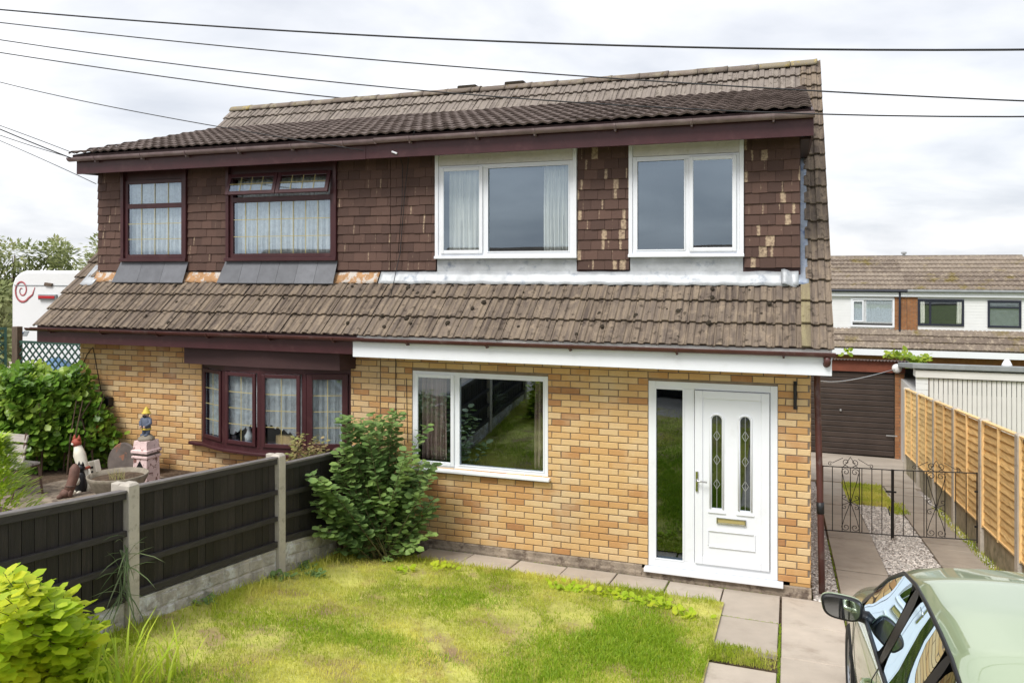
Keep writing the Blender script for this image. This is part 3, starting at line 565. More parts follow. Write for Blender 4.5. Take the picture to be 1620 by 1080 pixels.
# front door set
dr = MB(); dy = .008
ring(dr, dh[0], dh[1], .115, dh[3], dy, dy+.075, .075, .085); dr.box(-1.10, -.985, dy+.002, dy+.075, .20, 2.11)
door = dr.build('front_door', MT['white'], house, bevel=.005)
bx(-1.53, -.055, -.085, .07, .068, .112).build('sill', MT['white'], door, bevel=.007)
lf = MB(); LX0, LX1, LZ0, LZ1 = -.978, -.195, .206, 2.104; ly = -.004
arches = [(-.797, -.690, .826, 1.84), (-.497, -.393, .826, 1.84)]
hole_boxes(lf, LX0, LX1, LZ0, LZ1, ly, ly+.05, [(a, b, c, d) for a, b, c, d in arches])
leaf = lf.build('door_leaf', MT['white'], door)
ring(MB(), LX0, LX1, LZ0, LZ1, ly-.016, ly-.001, .085).build('door_frame', MT['white'], door, bevel=.007)
for a, b, c, d in arches:
    pane(door, a, b, c, d, ly+.016, MT['glassdark']); m_ = (a+b)/2; r_ = (b-a)/2
    # arched surround: spandrels, and a raised moulding round the opening
    mb = MB(); K = 12; arc = [(m_+r_*math.cos(math.pi*k/K), d-r_+r_*math.sin(math.pi*k/K)) for k in range(K+1)]
    for side in (0, 1):
        part = arc[:K//2+1] if side == 0 else arc[K//2:]; cx_ = b if side == 0 else a
        poly = [(cx_, d)]+[(x, z) for x, z in (part if side else part[::-1])]; mb.prism([(x, ly+.002, z) for x, z in poly], (0, .02, 0))
    mb.build('arch_spandrel', MT['white'], door)
    path_ = [(a, ly-.002, c), (a, ly-.002, d-r_)]+[(x, ly-.002, z) for x, z in arc[::-1]]+[(b, ly-.002, c)]
    big = [(m_+(x-m_)*1.22, y_, (z if i > 0 and i < len(path_)-1 else z)) for i, (x, y_, z) in enumerate(path_)]
    MB().tube([(m_+(p[0]-m_)*1.28, p[1], p[2]+(.014 if p[2] > d-r_-.01 else 0)) for p in path_], .011, 6).build('moulding', MT['white'], door, True)
    bx(a-.04, b+.04, ly-.016, ly-.001, c-.05, c-.032).build('moulding', MT['white'], door, bevel=.005)
    ld = MB(); ld.box(m_-.0028, m_+.0028, ly+.010, ly+.015, c, d)
    for q in (.16, .42, .68) if a < -.6 else (.15, .42, .68):
        zc_ = d-(d-c)*q-.06; hw, hh = .034, .055
        for s1 in (-1, 1):
            for s2 in (-1, 1):
                p0 = Vector((m_+s1*hw, ly+.011, zc_)); p1 = Vector((m_, ly+.011, zc_+s2*hh)); dd = p1-p0; nn_ = Vector((-dd.z, 0, dd.x)).normalized(); ld.obox((p0+p1)/2, dd/2, (0, .003, 0), nn_*.0028)
    ld.build('leaded_bar', MT['galv'], door)
for z_, x0_, x1_ in ((.575, -.83, -.36), (.40, -.83, -.34)): bx(x0_, x1_, ly-.015, ly-.001, z_, z_+.016).build('moulding', MT['white'], door, bevel=.006)
for x_ in (-.835, -.345): bx(x_-.006, x_+.006, ly-.012, ly-.001, .42, .585).build('moulding', MT['white'], door, bevel=.004)
ring(MB(), -.745, -.435, .668, .735, ly-.022, ly-.001, .012).build('letter_plate', MT['chrome'], door, bevel=.003)
bx(-.731, -.449, ly-.012, ly-.001, .682, .721).build('letter_flap', MT['gold'], door)
hb = bx(-.968, -.938, ly-.036, ly-.017, 1.0, 1.225).build('handle_plate', MT['chrome'], door, bevel=.006)
MB().tube([(-.953, ly-.036, 1.125), (-.953, ly-.07, 1.125), (-.93, ly-.075, 1.125), (-.84, ly-.072, 1.12)], .009, 8).build('handle_lever', MT['chrome'], door, True)
pane(door, -1.415, -1.10, .20, 2.11, dy+.03, MT['glassdark']); ring(MB(), -1.419, -1.096, .196, 2.114, dy-.006, dy-.001, .016).build('glazing_bead', MT['white'], door)
room(house, -1.46, -.14, .30, 2.4, .06, 2.3); room(house, -4.6, -2.2, .30, 3.0, .1, 2.38)
# lower roof ------------------------------------------------------------
def slope_deck(parent, name, x0, x1, y0, y1, zf, mat, drop=.05):
    mb = MB(); a = [(x0, y0, zf(y0)-.004), (x1, y0, zf(y0)-.004), (x1, y1, zf(y1)-.004), (x0, y1, zf(y1)-.004)]
    return mb.add(a+[(x, y, z-drop) for x, y, z in a], [(0,1,2,3),(7,6,5,4),(0,4,5,1),(1,5,6,2),(2,6,7,3),(3,7,4,0)]).build(name, mat, parent)
GA = .325
lr = slope_deck(house, 'lower_roof', PX0, .40, EV_Y+.02, DW+.1, roofz, MT['soffit'])
lay(lr, 'roof_tile', PX0, .42, EV_Y, EV_Z, AL, 3, GA, MT['tile'], PROF, .40, every=lambda x, r: MT['mossy'] if abs(x-.28) < .0 else None)
for r_ in range(3):
    t_ = Vector((0, math.cos(AL), math.sin(AL))); n_ = Vector((0, -math.sin(AL), math.cos(AL))); c_ = Vector((.166, EV_Y, EV_Z))+t_*(GA*(r_+.5)-.012)+n_*.052; a_ = AL-math.atan(.044*.8/GA); MB().obox(c_, (.045, 0, 0), Vector((0, math.cos(a_), math.sin(a_)))*GA*.505, Vector((0, -math.sin(a_), math.cos(a_)))*.008).build('half_tile', MT['mossy'], lr)
mr = slope_deck(house, 'main_roof', PX0, .40, DJ_Y-.1, RG_Y, roofz, MT['soffit'])
slope_deck(mr, 'verge_deck', .12, .40, DW+.1, DJ_Y-.1, roofz, MT['soffit'])
tl = (DJ_Y-EV_Y)/math.cos(AL)
lay(mr, 'roof_tile', .135, .42, EV_Y+GA*3*math.cos(AL), EV_Z+GA*3*math.sin(AL), AL, 14, GA, MT['tile'], PROF, .40)
lay(mr, 'roof_tile', PX0, .145, DJ_Y-.04, roofz(DJ_Y-.04), AL, 2, .36, MT['tilemain'], PROF, .42)
bs = slope_deck(house, 'back_slope', PX0, .40, RG_Y, 7.6, lambda y: roofz(RG_Y)-KP*(y-RG_Y), MT['tile'])
def ridge(parent, x0, x1, special=None):
    x = x0; k = 0; L = .445
    while x < x1-.05:
        q = min(L, x1-x); mb = MB(); zr = roofz(RG_Y)+R.uniform(.015, .03)
        def fn(u, v): a = math.pi*(.06+.88*v); return (x+(q-.008)*u, RG_Y-.135*math.cos(a), zr-.085+.125*math.sin(a)+(.008 if u > .9 else 0))
        mb.grid(fn, 6, 8); o = mb.build('ridge_tile', (special(x) if special else None) or MT['ridge'], parent, True); s_ = o.modifiers.new('thick', 'SOLIDIFY'); s_.thickness = .02; x += q; k += 1
ridge(mr, PX0, .40, lambda x: MT['ridgel'] if x > -.5 else None)
for px in (740, 815):
    xx = PY(px, 145, RG_Y).x; q = bx(xx-.17, xx+.17, RG_Y-.07, RG_Y+.07, roofz(RG_Y)+.035, roofz(RG_Y)+.10); q.build('ridge_vent', MT['moss'], mr, bevel=.02)
# verge board and side of the lower roof
MB().prism([(.39, EV_Y+.03, EV_Z-.02), (.39, EV_Y+.03, EV_Z-.1), (.39, RG_Y, roofz(RG_Y)-.13), (.39, RG_Y, roofz(RG_Y)-.03)], (.02, 0, 0)).build('bargeboard', MT['white'], house)
# dormer ------------------------------------------------------------------
UW1 = (-4.227, -2.385, 3.580, 4.925); UW2 = (-1.760, -.473, 3.586, 4.928)
def dormer_wall(parent, x0, x1, holes): return hole_boxes(MB(), x0, x1, 3.20, 5.02, DW, DW+.12, holes).build('dormer_wall', MT['soffit'], parent)
dwl = dormer_wall(house, PX0, .12, [(a+.02, b-.02, c+.02, d) for a, b, c, d in (UW1, UW2)])
hung(dwl, PX0, UW1[0], 3.425, 4.90, DW, MT['hang']); hung(dwl, UW1[1]+.003, UW2[0], 3.43, 4.90, DW, MT['hangworn']); hung(dwl, UW2[1]+.003, .118, 3.45, 4.93, DW, MT['hangworn'])
MB().prism([(.12, DW+.12, roofz(DW)), (.12, 1.95, roofz(1.95)), (.12, 1.95, 5.0), (.12, DW+.12, 5.0)], (-.1, 0, 0)).build('dormer_cheek', MT['lead'], house)
def upwin(parent, u, vent, mull):
    x0, x1, z0, z1 = u; y = DW-.052; ft = 4.735
    lin = MB().box(x0, x0+.045, y-.012, DW+.1, z0, z1).box(x1-.045, x1, y-.012, DW+.1, z0, z1).box(x0-.005, x1+.005, y-.03, DW+.1, z0-.012, z0+.022)
    o = lin.build('window_surround', MT['white'], parent, bevel=.004)
    bx(x0+.046, x1-.046, y+.012, y+.05, ft+.004, z1+.05).build('head_board', MT['cream'], o)
    whitewin(parent, 'window', x0+.046, x1-.046, z0+.023, ft, y+.004, vent, mull, rim=.044)
    bx(x0+.01, x1-.01, DW-.010, DW-.001, 3.40, z0-.013).build('lead_panel', MT['leadblue' if 0 else 'lead'], o)
upwin(house, UW1, (-4.135, -3.592), (-3.520, -2.475)); upwin(house, UW2, (-1.055, -.563), (-1.668, -1.115))
room(house, UW1[0]-.1, UW1[1]+.1, DW+.13, 2.2, 3.30, 4.98); room(house, UW2[0]+.05, UW2[1]+.1, DW+.13, 2.2, 3.30, 4.98)
flashing(house, 'lead_flashing', PX0-.14, .10, DW-.11, roofz(DW-.11)+.062, DW-.012, 3.412, MT['lead'])
# stepped lead down the dormer cheek, lying on the slope
mb = MB(); mb.grid(lambda u, v: (.075+.125*u+.008*math.sin(v*31), DW-.10+(1.92-DW+.1)*v, roofz(DW-.10+(1.92-DW+.1)*v)+.075+.012*math.sin(v*45)-.02*abs(u-.35)), 5, 44)
o = mb.build('cheek_flashing', MT['leadblue'], house, True); o.modifiers.new('thick', 'SOLIDIFY').thickness = .006
o = MB().grid(lambda u, v: (-.08+.16*u, DW-.13+.11*v-.015*math.sin(u*5), roofz(DW-.13+.11*v)+.09+.02*math.sin(u*4+1)+.05*v), 5, 4).build('lead_corner', MT['lead'], house, True); o.modifiers.new('thick', 'SOLIDIFY').thickness = .006
def dormz(y): return DE_Z+math.tan(DAL)*(y-DE_Y)
drf = slope_deck(house, 'dormer_roof', PX0, .22, DE_Y+.03, DJ_Y+.1, dormz, MT['soffit'])
lay(drf, 'roof_tile', PX0, .225, DE_Y, DE_Z, DAL, 10, .332, MT['tiledorm'], PROFD, .41, lift=.040)
bx(PX0-.165, .245, -.072, -.045, 4.826, 5.035).build('upper_fascia', MT['brown'], house, bevel=.003)
bx(PX0, .24, -.044, DW, 4.93, 4.95).build('soffit', MT['soffit'], house)
MB().prism([(.222, -.044, 4.83), (.222, -.044, dormz(-.04)-.02), (.222, DJ_Y-.1, roofz(DJ_Y-.1)+.03), (.222, 1.95, 4.90)], (.022, 0, 0)).build('dormer_bargeboard', MT['brown'], house)
bx(.124, .22, DW, 1.86, 4.85, 4.87).build('soffit', MT['soffit'], house)
gutter(house, PX0, .255, -.128, 5.062, .056, MT['gutterpale'], 6, 'upper_gutter')
# lower fascia, gutter, downpipe
bx(PX0-.155, .405, EV_Y-.012, EV_Y+.010, 2.37, 2.560).build('fascia', MT['white'], house, bevel=.003)
bx(PX0-.15, .40, EV_Y+.011, 0.008, 2.405, 2.42).build('soffit', MT['white'], house)
bx(PX0-.1, .40, EV_Y-.006, EV_Y+.014, 2.561, EV_Z+.012).build('eaves_board', MT['cream'], house)
gutter(house, PX0, .44, EV_Y-.062, 2.602, .045, MT['gutter'], 5)
MB().tube([(.36, EV_Y-.06, 2.56), (.36, EV_Y-.05, 2.5), (.283, .07, 2.32), (.283, .07, 2.2), (.318, .06, .75), (.330, .055, .02)], .034, 10).build('downpipe', MT['gutter'], house, True)
MB().tube([(.3125, .062, .98), (.316, .061, .86)], .040, 10).build('pipe_collar', MT['black'], house, True)
wl = MB().tube([(.062, -.012, 2.235), (.062, -.05, 2.20), (.062, -.055, 2.1), (.058, -.045, 2.02), (.06, -.012, 1.97)], .010, 6); wl.box(.045, .08, -.016, -.002, 1.955, 2.25)
tag(wl.build('hanging_bracket', MT['black']), 'black iron hanging-basket bracket on the brick beside the white door', 'bracket')
# curtains ------------------------------------------------------------------
curtain('curtain', 'cream curtain drawn back at the left of the upstairs twin-light white window', -4.09, -3.66, 3.66, 4.70, DW+.10, MT['curtain'], 6, .02)
curtain('curtain', 'cream curtain drawn back at the right of the upstairs twin-light white window', -2.83, -2.44, 3.66, 4.70, DW+.10, MT['curtain'], 8, .02)
curtain('curtain', 'mauve curtain at the left of the white ground-floor window', -4.35, -4.02, 1.06, 2.12, .15, MT['curtainbrown'], 5, .03)
curtain('curtain', 'mauve curtain at the right of the white ground-floor window', -2.87, -2.72, 1.06, 2.12, .15, MT['curtainbrown'], 3, .03)
# ================================================================ LEFT-HAND HOUSE
PL1 = PX0-.002
hl = thing('semi_detached_house', 'yellow-brick semi-detached house half with dark brown windows and fascia, on the left', 'house', (-7.4, 3, .4))
bayx = (-7.63, -5.30)
lh = [(bayx[0], bayx[1], 1.06, 2.2)]
lw = hole_boxes(MB(), XL+.012, PL1-.002, .2, 2.42, .010, .24, lh).build('front_wall', MT['mortar'], hl)
bricks(lw, XL, PL1-.002, .343, 2.40, lh, 0., MT['brick'], 300, vis=lambda x, z: z > 1.9-.9*(x-XL)/2.2 and z > .6 and not (x > -5.9 and z < 1.1), phase=.06)
q = MB().prism([(XL, .011, -.4), (XL, 7.3, -.4), (XL, 7.3, 2.6), (XL, RG_Y, roofz(RG_Y)-.1), (XL, EV_Y+.42, 2.50), (XL, .011, 2.42)], (.21, 0, 0)); q.build('side_wall', MT['wallbrick'], hl)
bx(XL+.22, PL1, 7.1, 7.3, -.9, 2.7).build('back_wall', MT['wallbrick'], hl)
# bow window
bp = [(-7.63, 0.02), (-7.10, -.20), (-6.48, -.285), (-5.86, -.20), (-5.30, 0.02)]; BZ0, BZ1 = 1.085, 2.15
bay = thing('bow_window', None, None); 
def poly_slab(mb, pts, z0, z1, back=.10, out=0.):
    f = []
    for i, p in enumerate(pts):
        a = Vector(pts[max(i-1, 0)]); b = Vector(pts[min(i+1, len(pts)-1)]); t = (b-a).normalized(); nrm = Vector((t.y, -t.x)); f.append(Vector(p)+nrm*out)
    poly = [(v.x, v.y, z0) for v in f]+[(f[-1].x, back, z0), (f[0].x, back, z0)]; return mb.prism(poly, (0, 0, z1-z0))
bpd = []
for i in range(len(bp)-1):
    for k in range(4): bpd.append(tuple(Vector(bp[i]).lerp(Vector(bp[i+1]), k/4)))
bpd.append(bp[-1])
bpd = [bpd[0]]+[tuple((Vector(bpd[i-1])+Vector(bpd[i])*2+Vector(bpd[i+1]))/4) for i in range(1, len(bpd)-1)]+[bpd[-1]]
bpy.data.objects.remove(bay)
bay = poly_slab(MB(), bp, BZ0-.005, BZ0+.05, .10, .0); poly_slab(bay, bp, BZ1-.06, BZ1+.02, .10, .0)
for i, p in enumerate(bp):
    w_ = .045 if 0 < i < 4 else .05; bay.tube([(p[0]+(.02 if i == 0 else -.02 if i == 4 else 0), p[1]+.035, BZ0+.04), (p[0]+(.02 if i == 0 else -.02 if i == 4 else 0), p[1]+.035, BZ1-.05)], w_, 8)
bay = bay.build('bow_window', MT['brown'], hl)
poly_slab(MB(), [(bpd[0][0]-.16, 0.012)]+bpd[1:-1]+[(bpd[-1][0]+.05, .012)], 1.035, 1.079, .012, .085).build('sill', MT['brown'], bay, bevel=.012)
hd = MB(); poly_slab(hd, [(-7.74, 0.01), (-7.70, -.26), (-6.4, -.33), (-5.3, -.26), (-5.22, 0.01)], 2.172, 2.39, .012, .0); hd.build('head_canopy', MT['soffit'], bay)
for i in range(4):
    a, b = Vector(bp[i]), Vector(bp[i+1]); t = (b-a).normalized(); nrm = Vector((t.y, -t.x)); L = (b-a).length
    def P3(s_, z, o_): v = a+t*s_+nrm*o_; return Vector((v.x, v.y, z))
    def bar(mb, s0, s1, z0, z1, o_, th): mb.obox((P3(s0, z0, o_)+P3(s1, z1, o_))/2, (t.x*(s1-s0)/2, t.y*(s1-s0)/2, 0), (nrm.x*th/2, nrm.y*th/2, 0), (0, 0, (z1-z0)/2))
    m0, m1, zA, zB = .045, L-.045, BZ0+.055, BZ1-.065; fw_ = .05
    if i == 3: m0, m1, zA, zB, fw_ = .04, L-.04, BZ0+.045, BZ1-.05, .075
    s_ = MB(); bar(s_, m0, m0+fw_, zA, zB, .012, .03); bar(s_, m1-fw_, m1, zA, zB, .012, .03); bar(s_, m0+fw_, m1-fw_, zA, zA+fw_, .012, .03); bar(s_, m0+fw_, m1-fw_, zB-fw_, zB, .012, .03)
    s_.build('casement', MT['brown'], bay, bevel=.005)
    g_ = MB(); bar(g_, m0+fw_-.003, m1-fw_+.003, zA+fw_-.003, zB-fw_+.003, -.008, .012); g_.build('pane', MT['glass'], bay)
    k_ = MB(); nb_ = 3 if i in (1, 2) else 2
    mid = (m0+m1)/2; bar(k_, mid-.004, mid+.004, zA+fw_, zB-fw_, .001, .005)
    for j in range(1, 4): zz = zA+fw_+(zB-zA-2*fw_)*j/4; bar(k_, m0+fw_, m1-fw_, zz-.004, zz+.004, .0045, .005)
    k_.build('glazing_lattice', MT['gold'], bay)
    # nets follow the bow
    pp0, pp1 = P3(.03, 0, -.07), P3(L-.03, 0, -.07)
    def fn(u, v):
        p_ = pp0.lerp(pp1, u); aa = u*L*60+i*2; bt = 1.18 if i in (0, 3) else 1.23+.17*math.sin(math.pi*(u if i == 1 else 1-u)*.5)+.025*math.sin(u*40); w2 = .016*math.sin(aa)+.007*math.sin(aa*2.3)
        return (p_.x-nrm.x*w2, p_.y-nrm.y*w2, bt+(2.13-bt)*v)
    o = MB().grid(fn, 60, 16).build('net_curtain', MT['lace'], None, True); tag(o, ['white lace net in the narrow leftmost light of the brown bow window', 'white lace net in the second light from the left of the bow window', 'white lace net in the third light from the left of the bow window', 'white lace net in the rightmost light of the brown bow window'][i], 'curtain', 'net curtains of the left house')
room(hl, -7.75, -5.2, .26, 2.5, .98, 2.35)
# ornaments on the bow's inner sill
vs_ = MB().lathe([(.03, 0), (.05, .03), (.055, .09), (.03, .14), (.024, .17), (.035, .19)], (-6.78, -.1, 1.14), 14); tag(vs_.build('vase', MT['caravan'], None, True), 'small white vase on the sill inside the bow window', 'vase')
cl_ = bx(-6.36, -6.10, -.10, 0.0, 1.136, 1.26); cl_.v += []; tag(cl_.build('planter_box', MT['fobat'], None, bevel=.006), 'tan wooden planter box on the sill inside the bow window', 'planter')
# upper windows of the left house
LW1 = (-9.30, -8.115, 3.572, 4.90); LW2 = (-7.43, -5.662, 3.572, 4.90)
lroof = slope_deck(hl, 'lower_roof', -10.20, PL1, EV_Y+.02, DW+.1, roofz, MT['soffit'])
lay(lroof, 'roof_tile', -10.23, PL1, EV_Y, EV_Z, AL, 3, GA, MT['tile'], PROF, .40)
lmr = slope_deck(hl, 'main_roof', -9.92, PL1, DJ_Y-.1, RG_Y, roofz, MT['soffit'])
slope_deck(lmr, 'verge_deck', -10.18, -9.80, DW+.1, DJ_Y-.1, roofz, MT['soffit'])
lay(lmr, 'roof_tile', -10.23, -9.63, EV_Y+GA*3*math.cos(AL), EV_Z+GA*3*math.sin(AL), AL, 9, GA, MT['tile'], PROF, .40)
lay(lmr, 'roof_tile', -9.95, PL1, DJ_Y-.04, roofz(DJ_Y-.04), AL, 2, .36, MT['tilemain'], PROF, .42)
slope_deck(hl, 'back_slope', -9.92, PL1, RG_Y, 7.6, lambda y: roofz(RG_Y)-KP*(y-RG_Y), MT['tile'])
ridge(lmr, -9.93, PL1-.01, lambda x: MT['ridgel'] if x < -9.6 else None)
ldw = dormer_wall(hl, -9.76, PL1, [(a+.02, b-.02, c+.02, d) for a, b, c, d in (LW1, LW2)])
hung(ldw, -9.77, LW1[0], 3.415, 4.88, DW, MT['hang']); hung(ldw, LW1[1]+.003, LW2[0], 3.42, 4.88, DW, MT['hang']); hung(ldw, LW2[1]+.003, PL1-.003, 3.425, 4.90, DW, MT['hang'])
MB().prism([(-9.765, DW+.12, roofz(DW)), (-9.765, 1.95, roofz(1.95)), (-9.765, 1.95, 5.0), (-9.765, DW+.12, 5.0)], (.1, 0, 0)).build('dormer_cheek', MT['lead'], hl)
def brownwin(u, openings, lights, split):
    x0, x1, z0, z1 = u; y = DW-.045; hz = 4.74
    o = MB().box(x0, x0+.05, y-.02, DW+.1, z0, z1).box(x1-.05, x1, y-.02, DW+.1, z0, z1).box(x0+.05, x1-.05, y+.03, DW+.1, hz, z1).box(x0-.01, x1+.01, y-.045, DW+.1, z0-.02, z0+.025).build('window_surround', MT['brown'], hl, bevel=.003)
    w = ring(MB(), x0+.051, x1-.051, z0+.026, hz-.001, y+.012, y+.07, .055); w.box(x0+.106, x1-.106, y+.012, y+.07, split-.035, split+.035); w = w.build('window', MT['brown'], hl, bevel=.004)
    for (a, b, c, d, op, cols, rws) in lights:
        if op:           # top-hung light pushed open
            rot = Matrix.Translation((0, y, d)) @ Matrix.Rotation(-op, 4, 'X') @ Matrix.Translation((0, -y, -d)); fr = ring(MB(), a, b, c, d, y-.035, y+.0, .052); fr.v = [tuple(rot @ Vector(p)) for p in fr.v]
            fr = fr.build('top_light', MT['brown'], w, bevel=.004); gl = bx(a+.05, b-.05, y-.022, y-.012, c+.05, d-.05); gl.v = [tuple(rot @ Vector(p)) for p in gl.v]; gl.build('pane', MT['glass'], w); yy = y-.026; a, b, c, d = a+.052, b-.052, c+.052, d-.052
        else: pane(w, a, b, c, d, y+.032); yy = y+.027; rot = Matrix.Identity(4)
        k_ = MB()
        for i in range(1, cols): xx = a+(b-a)*i/cols; k_.box(xx-.004, xx+.004, yy-.003, yy+.001, c, d)
        for i in range(1, rws): zz = c+(d-c)*i/rws; k_.box(a, b, yy-.0065, yy-.0035, zz-.004, zz+.004)
        if k_.v: k_.v = [tuple(rot @ Vector(p)) for p in k_.v]; k_.build('glazing_lattice', MT['gold'], w)
brownwin(LW1, None, [(-9.11-.08, -8.17-.05, 3.655, 4.325, 0, 4, 3), (-9.19, -8.22, 4.395, 4.685, 0, 4, 1)], 4.36)
brownwin(LW2, None, [(-7.32, -5.77, 3.655, 4.36, 0, 8, 3), (-7.36, -6.555, 4.44, 4.745, .30, 4, 2), (-6.545, -5.73, 4.44, 4.745, .30, 4, 2)], 4.40)
room(hl, -9.45, -8.0, DW+.13, 2.2, 3.30, 4.98); room(hl, -7.6, -5.5, DW+.13, 2.2, 3.30, 4.98)
curtain('net_curtain', 'white net curtain in the small upstairs brown window at the left end', -9.22, -8.19, 3.66, 4.70, DW+.09, MT['lace'], 13, .018, 'net curtains of the left house')
curtain('net_curtain', 'white net curtain in the wide upstairs brown window with opened top lights', -7.34, -5.74, 3.66, 4.71, DW+.09, MT['lace'], 20, .018, 'net curtains of the left house')
def slates(x0, x1, cnt, fl):
    for i in range(cnt):
        a = x0+(x1-x0)*i/cnt; b = x0+(x1-x0)*(i+1)/cnt; sl = -.06
        MB().prism([(a+.002+sl*0, DW-.02, 3.555), (b-.002, DW-.02, 3.555), (b-.002+(.05 if i == cnt-1 else 0)*0, DW-.145, roofz(DW-.145)+.085), (a+.002-(.06 if i == 0 else 0), DW-.145, roofz(DW-.145)+.085)], (0, -.006, .010)).build('apron_slate', MT['slate'], fl)
fl = flashing(hl, 'mortar_fillet', -9.80, PL1-.16, DW-.10, roofz(DW-.10)+.05, DW-.012, 3.40, MT['mortarfil'], wav=.018)
slates(LW1[0]-.02, LW1[1]+.02, 3, fl); slates(LW2[0]-.02, LW2[1]+.01, 6, fl)
o = MB().grid(lambda u, v: (-9.98+.24*u, DW-.16+.30*v, roofz(DW-.16+.30*v)+.075-.015*math.sin(3*u)), 4, 4).build('lead_corner', MT['lead'], hl, True); o.modifiers.new('thick', 'SOLIDIFY').thickness = .006
ldr = slope_deck(hl, 'dormer_roof', -9.86, PL1, DE_Y+.03, DJ_Y+.1, dormz, MT['soffit'])
lay(ldr, 'roof_tile', -9.88, PL1, DE_Y, DE_Z, DAL, 10, .332, MT['tiledorm'], PROFD, .41, lift=.040)
bx(-9.80, PX0-.167, -.075, -.045, 4.822, 5.035).build('upper_fascia', MT['brown'], hl, bevel=.003)
bx(-9.79, PL1, -.044, DW, 4.93, 4.95).build('soffit', MT['soffit'], hl)
MB().prism([(-9.80, -.044, 4.83), (-9.80, -.044, dormz(-.04)-.02), (-9.80, DJ_Y-.1, roofz(DJ_Y-.1)+.03), (-9.80, 1.95, 4.90)], (.022, 0, 0)).build('dormer_bargeboard', MT['brown'], hl)
gutter(hl, -9.88, PL1, -.128, 5.052, .056, MT['gutterpale'], 6, 'upper_gutter')
bx(-10.17, PX0-.157, EV_Y-.012, EV_Y+.010, 2.40, 2.585).build('fascia', MT['brown'], hl, bevel=.003)
bx(-10.16, PX0-.16, EV_Y+.011, .008, 2.405, 2.42).build('soffit', MT['soffit'], hl)
bx(-10.17, PX0-.1, EV_Y-.006, EV_Y+.014, 2.586, EV_Z+.012).build('eaves_board', MT['soffit'], hl)
gutter(hl, -10.30, PL1, EV_Y-.062, 2.608, .047, MT['gutter'], 6)
MB().prism([(-10.19, EV_Y+.03, EV_Z-.02), (-10.19, EV_Y+.03, EV_Z-.1), (-10.19, 1.4, roofz(1.4)-.10), (-10.19, 1.4, roofz(1.4)-.02)], (-.02, 0, 0)).build('bargeboard', MT['brown'], hl)
# moss cushions on the lower courses
for hs, x0, x1, cnt in ((house, -4.8, .3, 34), (hl, -8.5, -4.95, 12)):
    mb = MB(); t = Vector((0, math.cos(AL), math.sin(AL))); nn = Vector((0, -math.sin(AL), math.cos(AL))); rot = Matrix.Rotation(AL, 3, 'X')
    for _ in range(cnt):
        p = Vector((R.uniform(x0, x1), EV_Y, EV_Z))+t*R.uniform(.05, .9)+nn*.045; r_ = R.choice([.012, .016, .021, .027]); mb.blob(p, r_*1.2, r_*1.4, r_*.8, 7, 5, rot)
    tag(mb.build('moss', MT['moss'], hs, True), kind='stuff')
# ================================================================ FENCES
FX = -4.95
fence = thing('garden_fence', 'black timber fence with pale concrete posts dividing the two front gardens', 'fence', (FX, -3, .5))
def post(x, y, zb, zt, parent, mat, w=.055, name='fence_post', notch=True):
    mb = MB().box(x-w, x+w, y-w, y+w, zb, zt-.02); mb.add([(x-w, y-w, zt-.02), (x+w, y-w, zt-.02), (x+w, y+w, zt-.02), (x-w, y+w, zt-.02), (x-w*.7, y-w*.7, zt), (x+w*.7, y-w*.7, zt), (x+w*.7, y+w*.7, zt), (x-w*.7, y+w*.7, zt)], [(0,1,5,4),(1,2,6,5),(2,3,7,6),(3,0,4,7),(4,5,6,7)])
    return mb.build(name, mat, parent, bevel=.006)
post(FX, -5.95, .6, 1.93, fence, MT['conc']); p1 = post(FX, -3.975, .4, 1.742, fence, MT['conc']); post(FX, -2.02, .2, 1.545, fence, MT['conc'])
bx(FX-.14, FX-.058, -4.02, -3.95, .9, 1.735).build('fence_post', MT['conc'], fence, bevel=.008)
bx(FX-.13, FX-.058, -2.05, -1.99, .9, 1.54).build('fence_post', MT['conc'], fence, bevel=.008)
post(FX, -.87, .0, 1.362, fence, MT['wpost'], .048); post(FX, -.035, 0, 1.29, fence, MT['wpost'], .03)
